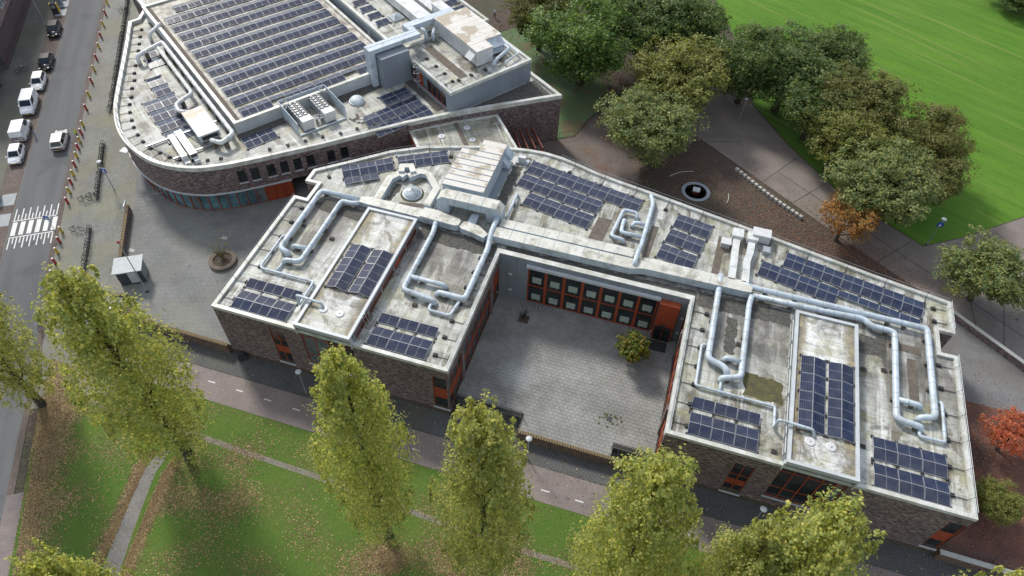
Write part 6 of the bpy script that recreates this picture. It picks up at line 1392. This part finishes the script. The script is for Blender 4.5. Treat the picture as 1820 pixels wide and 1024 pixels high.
def poplar_mesh(name, h, w, seed, n):
    rng = np.random.default_rng(seed); lobes = []
    for i in range(70):
        t = .14+.84*(i+.5)/70; prof = math.sin(math.pi*min(1, (t*.90+.03)))**.62 if t < .93 else .45
        prof *= 1-.25*max(0, t-.55)/.45
        rad = w*.5*prof; a = i*2.399+rng.uniform(-.4, .4); rr = rad*rng.uniform(.38, .86); s = max(.6, rad*rng.uniform(.36, .52))
        lobes.append(((rr*math.cos(a), rr*math.sin(a), t*h), (s, s, s*rng.uniform(1.5, 2.6)), rng.uniform(.7, 1.25)*(.45+.55*min(1, t/.45))))
    for i in range(34):         # loose shoots that break the outline
        t = rng.uniform(.2, .95); rad = w*.5*math.sin(math.pi*min(1, (t*.90+.03)))**.62*(1-.25*max(0, t-.55)/.45); a = rng.uniform(0, 6.28); s = rng.uniform(.25, .5)
        lobes.append(((rad*1.05*math.cos(a), rad*1.05*math.sin(a), t*h+.8), (s, s, s*2.2), .22))
    for i in range(7):          # spires at the top
        a = i*2.4; lobes.append(((w*.14*math.cos(a)*(i > 0), w*.14*math.sin(a)*(i > 0), h*(.97-.045*i)), (w*.09, w*.09, w*.22), .6))
    C_, N_ = lobes_to_leaves(lobes, n/len(lobes)); return leaf_mesh(name, C_, N_, .12, L['pop'])
def broad_mesh(name, h, w, seed, n, size=.2, low=.12):
    rng = np.random.default_rng(seed); lobes = []
    for i in range(60):
        d = rng.normal(size=3); d /= np.linalg.norm(d); d[2] = d[2]*.85+.12; rr = rng.uniform(.3, .86)
        s = w*rng.uniform(.08, .2); zc = h*(.5+low/2)
        lobes.append(((d[0]*rr*w*.5, d[1]*rr*w*.5, zc+d[2]*rr*h*(.5-low/2)), (s, s, s*.85), 1.0))
    C_, N_ = lobes_to_leaves(lobes, n/len(lobes)); return leaf_mesh(name, C_, N_, size, L['green'])
def trunk_mesh(name, h, r, seed, spread, nb=7, poplar=False):
    rng = random.Random(seed); mb = MB(); pts = []; k = 7
    for i in range(k): t = i/(k-1); pts.append((rng.uniform(-.05, .05)*i*r*2, rng.uniform(-.05, .05)*i*r*2, h*t))
    mb.tube(pts, [r*(1.35 if i == 0 else 1-.8*i/(k-1)) for i in range(k)], 9)
    for i in range(nb):
        t = .18+.6*i/nb; z = h*t; a = i*2.4+rng.uniform(-.3, .3); l = spread*rng.uniform(.6, 1)*(1-.4*t); up = l*(1.9 if poplar else .75)
        mb.tube([(0, 0, z), (math.cos(a)*l*.45, math.sin(a)*l*.45, z+up*.4), (math.cos(a)*l, math.sin(a)*l, z+up)], [r*.42, r*.26, r*.08], 6)
    return mb.mesh(name, M['bark'])
POP = [poplar_mesh('crown', 25.5, 8.6, 3+k, 50000) for k in range(3)]; POPT = [trunk_mesh('trunk', 24, .42, 5+k, 2.2, 12, True) for k in range(2)]
BRO = [broad_mesh('crown', 12, 10, 21+k, 40000, .115) for k in range(4)]; SPA = broad_mesh('crown', 12, 10, 44, 9000, .13); BROT = [trunk_mesh('trunk', 8.5, .3, 31+k, 3.2, 8) for k in range(2)]
def tree(label, p, z, cm, tm, sc, leaf, rz, name='tree', group=None, sx=1., low=0):
    t = loc_thing(name, label, 'tree', (p[0], p[1], z), rz, group); t.scale = (sc*sx, sc*sx, sc)
    c = bpy.data.objects.new('crown', cm); COL.objects.link(c); c.parent = t; c.material_slots[0].link = 'OBJECT'; c.material_slots[0].material = L[leaf]
    if low: c.location.z = low
    b = bpy.data.objects.new('trunk', tm); COL.objects.link(b); b.parent = t; return t
g_ = 'poplars on the front lawn'
tree('poplar at the left edge, cut by the frame, beside the street', (-15.3, -12.1), -1.3, POP[1], POPT[0], .95, 'pop2', .4, 'poplar_tree', g_, .85)
tree('largest leaning-looking poplar left of the school, beside the curved wall', (2.6, -12.5), -1.3, POP[0], POPT[1], 1.07, 'pop', 1.1, 'poplar_tree', g_, .90)
tree('poplar in front of the left bay window', (24.6, -13.7), -1.3, POP[1], POPT[0], 1.14, 'pop', 2.2, 'poplar_tree', g_, .66)
tree('narrow poplar in front of the left corner of the courtyard', (34.2, -14.1), -1.3, POP[2], POPT[1], 1.11, 'pop2', 3.0, 'poplar_tree', g_, .74)
tree('poplar in front of the right corner of the courtyard', (45.4, -14), -1.3, POP[0], POPT[0], 1.11, 'pop', 4.0, 'poplar_tree', g_, .78)
tree('poplar in front of the right bay, tallest at lower right', (55.3, -14.2), -1.3, POP[2], POPT[1], 1.1, 'pop', 5.0, 'poplar_tree', g_, .82)
tree('shorter poplar at the bottom edge just left of the right bay', (52.3, -14.6), -1.3, POP[1], POPT[0], .97, 'pop2', .2, 'poplar_tree', g_, .7)
w = P(66, 1003, 25.0); tree('poplar tip rising into the bottom left corner', (w.x, w.y), -1.3, POP[2], POPT[1], 1.04, 'pop', 1.0, 'poplar_tree', g_, .55)
w = P(1830, 1040, 25.0); tree('poplar tip at the bottom right corner', (w.x, w.y), -1.3, POP[0], POPT[1], 1.04, 'pop', 2.0, 'poplar_tree', g_, .55)
def btree(label, px, py, zc, wpx, leaf, k, hs=1., rz=None, z=0):
    """crown centre seen at (px, py) at height zc; wpx its width in the photograph."""
    c = P(px, py, zc); dist = (c-SURVEY).length; wm = wpx/FPX*dist*1.14; sx = wm/10.5; sc = zc/7.3*1.0
    t = tree(label, (c.x, c.y), z, SPA if leaf in ('rust', 'red') else BRO[k % 4], BROT[k % 2], sc*hs, leaf, k*1.3 if rz is None else rz, 'tree', 'park trees', sx/(sc*hs)); return t
btree('dense green tree in front of the play lawn, right of the rounded building', 1042, 60, 8.5, 175, 'green', 0)
btree('brownish tree at the top edge beside the dense green tree', 962, 12, 7.5, 110, 'brown', 1)
btree('dark green tree at the top edge behind the park path', 1150, 25, 8.5, 150, 'dark', 2); btree('dark green tree at the top edge nearest the field', 1215, 30, 8.0, 140, 'dark', 3)
btree('olive yellow tree overhanging the park path', 1213, 128, 7.5, 165, 'olive', 1); btree('grey-green tree standing in front of the olive yellow tree', 1160, 212, 7.0, 160, 'sage', 2)
btree('dark tree over the lamp post at the field edge, trunk showing', 1335, 105, 7.5, 130, 'dark', 0); btree('dark tree in the middle of the field-edge clump', 1405, 120, 7.5, 170, 'dark', 3); btree('dark tree right of the clump against the bright field', 1470, 105, 7.5, 140, 'dark', 1)
btree('brown-topped tree in the middle of the field-edge clump', 1530, 168, 7.5, 140, 'brown', 2); btree('yellow-green tree at the front of the clump beside the path', 1500, 235, 6.5, 130, 'olive', 3)
btree('brownish tree at the right end of the clump by the field', 1655, 245, 6.5, 120, 'brown', 0); btree('grey-green tree at the front right of the clump', 1575, 320, 6.5, 170, 'sage', 1); btree('brown-green tree at the lower right of the clump', 1652, 300, 5.5, 110, 'brown', 2)
btree('grey-green tree left of the front right tree in the clump', 1455, 180, 6.5, 120, 'dark', 2)
btree('small round green tree beside the verge at the right edge', 1768, 478, 5.5, 130, 'sage', 3, rz=.4); btree('small orange autumn tree beside the curved row of seats', 1508, 385, 4.2, 95, 'rust', 0)
btree('bright red autumn tree at the right edge by the play yard', 1803, 772, 3.2, 80, 'red', 1); btree('small olive tree at the right edge in the dark play yard', 1777, 886, 3.0, 66, 'olive', 2)
btree('dark bush in the top right corner beyond the field', 1822, -8, 3, 90, 'dark', 3)
# courtyard tree, shrubs
cm = broad_mesh('crown', 4.2, 3.4, 77, 4200, .12, .15); tm = trunk_mesh('trunk', 3.0, .07, 78, 1.0, 6)
tree('bright green small tree in the courtyard near the orange door', (42.4, 11.9), ZC, cm, tm, 1.0, 'court', 0, 'courtyard_tree', None, 1.15)
t = loc_thing('bare_shrub', 'nearly bare shrub beside the tree pit in the courtyard', 'shrub', (29.6, 13.6, ZC)); mb = MB()
def twigs(mb, n, h, s, seed):
    rng = random.Random(seed)
    for i in range(n):
        a = rng.uniform(0, 6.28); l = s*rng.uniform(.4, 1); z = h*rng.uniform(.5, 1); mb.tube([(0, 0, 0), (math.cos(a)*l*.4, math.sin(a)*l*.4, z*.55), (math.cos(a)*l, math.sin(a)*l, z)], [.03, .018, .006], 4)
    return mb
lp('twigs', twigs(mb, 26, 2.8, 1.0, 4), M['bark'], t)
t = loc_thing('bare_shrub', 'nearly bare small tree growing in the round planter', 'shrub', (-7.6, 10.8, .25)); lp('twigs', twigs(MB(), 50, 2.6, 1.7, 9), mat('pale_twig', (.16, .14, .09), (.11, .10, .06), 3, .9), t)
rg = np.random.default_rng(5); C_ = rg.normal(size=(150, 3))*np.array([.8, .8, .7])+np.array([0, 0, 1.8]); N_ = rg.normal(size=(150, 3)); N_ /= np.linalg.norm(N_, axis=1)[:, None]
o = bpy.data.objects.new('leaves', leaf_mesh('leaves', C_, N_, .08, L['olive'])); COL.objects.link(o); o.parent = t; o['kind'] = 'stuff'
# fallen leaves: uncountable, one object per kind
def scatter(name, label, n, fn, size, leafm):
    pts = []
    while len(pts) < n:
        q = fn()
        if q: pts.append(q)
    C_ = np.array(pts); N_ = RNG.normal(size=C_.shape)*.35+np.array([0, 0, 1.]); N_ /= np.linalg.norm(N_, axis=1)[:, None]
    me = leaf_mesh(name, C_, N_, size, leafm); o = bpy.data.objects.new(name, me); COL.objects.link(o); o['kind'] = 'stuff'; o['label'] = label; o['category'] = 'leaves'; return o
cent = [(-15.3, -12.1, 6), (4.6, -13.5, 7), (24.6, -14.7, 6), (34.2, -14.1, 4), (45.4, -14, 5), (55, -14.2, 5)]
def lawnleaf():
    if R.random() < .62:
        c = R.choice(cent); a = R.uniform(0, 6.28); r = abs(R.gauss(0, 1))*c[2]; u, v = c[0]+r*math.cos(a)+1.5, c[1]+r*math.sin(a)-1.5
    elif R.random() < .3:
        v = R.uniform(-31, -13); u = .15+(max(0, -15-v))*.23+R.choice((-1, 1))*(1.0+abs(R.gauss(0, .45))); return (u, v, H(u, v)+.03)
    elif R.random() < .4: v = R.uniform(-30, -7); u = (-19.2-NS[1]*v)/NS[0]+abs(R.gauss(0, 2.6)); 
    else: u, v = R.uniform(-16, 66), R.uniform(-32, -6.5)
    if v > -6.5 or u*NS[0]+v*NS[1] < -19.6: return None
    if -.8 < u-(.15 if v > -15 else .15+(-15-v)*.23) < .8 and R.random() < .85 and v < -12.5: return None
    dr = .5+.25*math.sin(u*.9+1.3*math.sin(v*.5))+.25*math.sin(v*1.1+1.7*math.sin(u*.37)); road = u*NS[0]+v*NS[1]+19.6
    if R.random() > max(dr**1.6, 1-road/5): return None
    return (u, v, H(u, v)+.03)
scatter('fallen_leaves', 'tan fallen leaves scattered over the front lawn', 170000, lawnleaf, .058, L['fall'])
def pathleaf():
    if R.random() < .5:
        u, v = R.uniform(-12, 74), R.uniform(-6.3, -.2)
        if R.random() > .35+.65*(abs(u-42) < 9): return None
        return (u, v, H(u, v)+.03)
    u, v = R.uniform(-30, 0), R.uniform(.5, 26); 
    if u*NS[0]+v*NS[1] < -20: return None
    return (u, v, H(u, v)+.035) if R.random() < .35 else None
scatter('path_leaves', 'few yellow leaves blown over the paths and plaza', 1500, pathleaf, .075, L['fall'])
def redleaf():
    k = R.random()
    if k < .55:
        e = R.choice([(40, 45, 5, 4), (48, 43, 6, 4), (58, 40, 5, 2.5), (65, 36.5, 4, 2), (70, 34, 4, 2), (30, 56, 3, 3.5), (30, 62, 4, 4)]); return (R.gauss(e[0], e[2]), R.gauss(e[1], e[3]), .03)
    if k < .8: u, v = R.uniform(5, 26), R.uniform(62, 86); return (u, v, .03)
    return (R.gauss(79, 2.2), R.gauss(9, 5), .03) if R.random() < .8 else (R.uniform(74, 95), R.uniform(.5, 24), .03)
def redok():
    q = redleaf()
    if 0 < q[0] < 73.6 and q[1] < 36 and not (q[1] > 60): 
        for i in (0,):
            if q[1] < 34.6-max(0, (q[0]-26)*.21)+.5: return None
    if q[0] < 25.5 and q[1] < 52: return None
    return q if q[1] > .2 else None
scatter('red_leaves', 'rust brown fallen leaves behind and right of the school', 22000, redok, .065, L['fallred'])
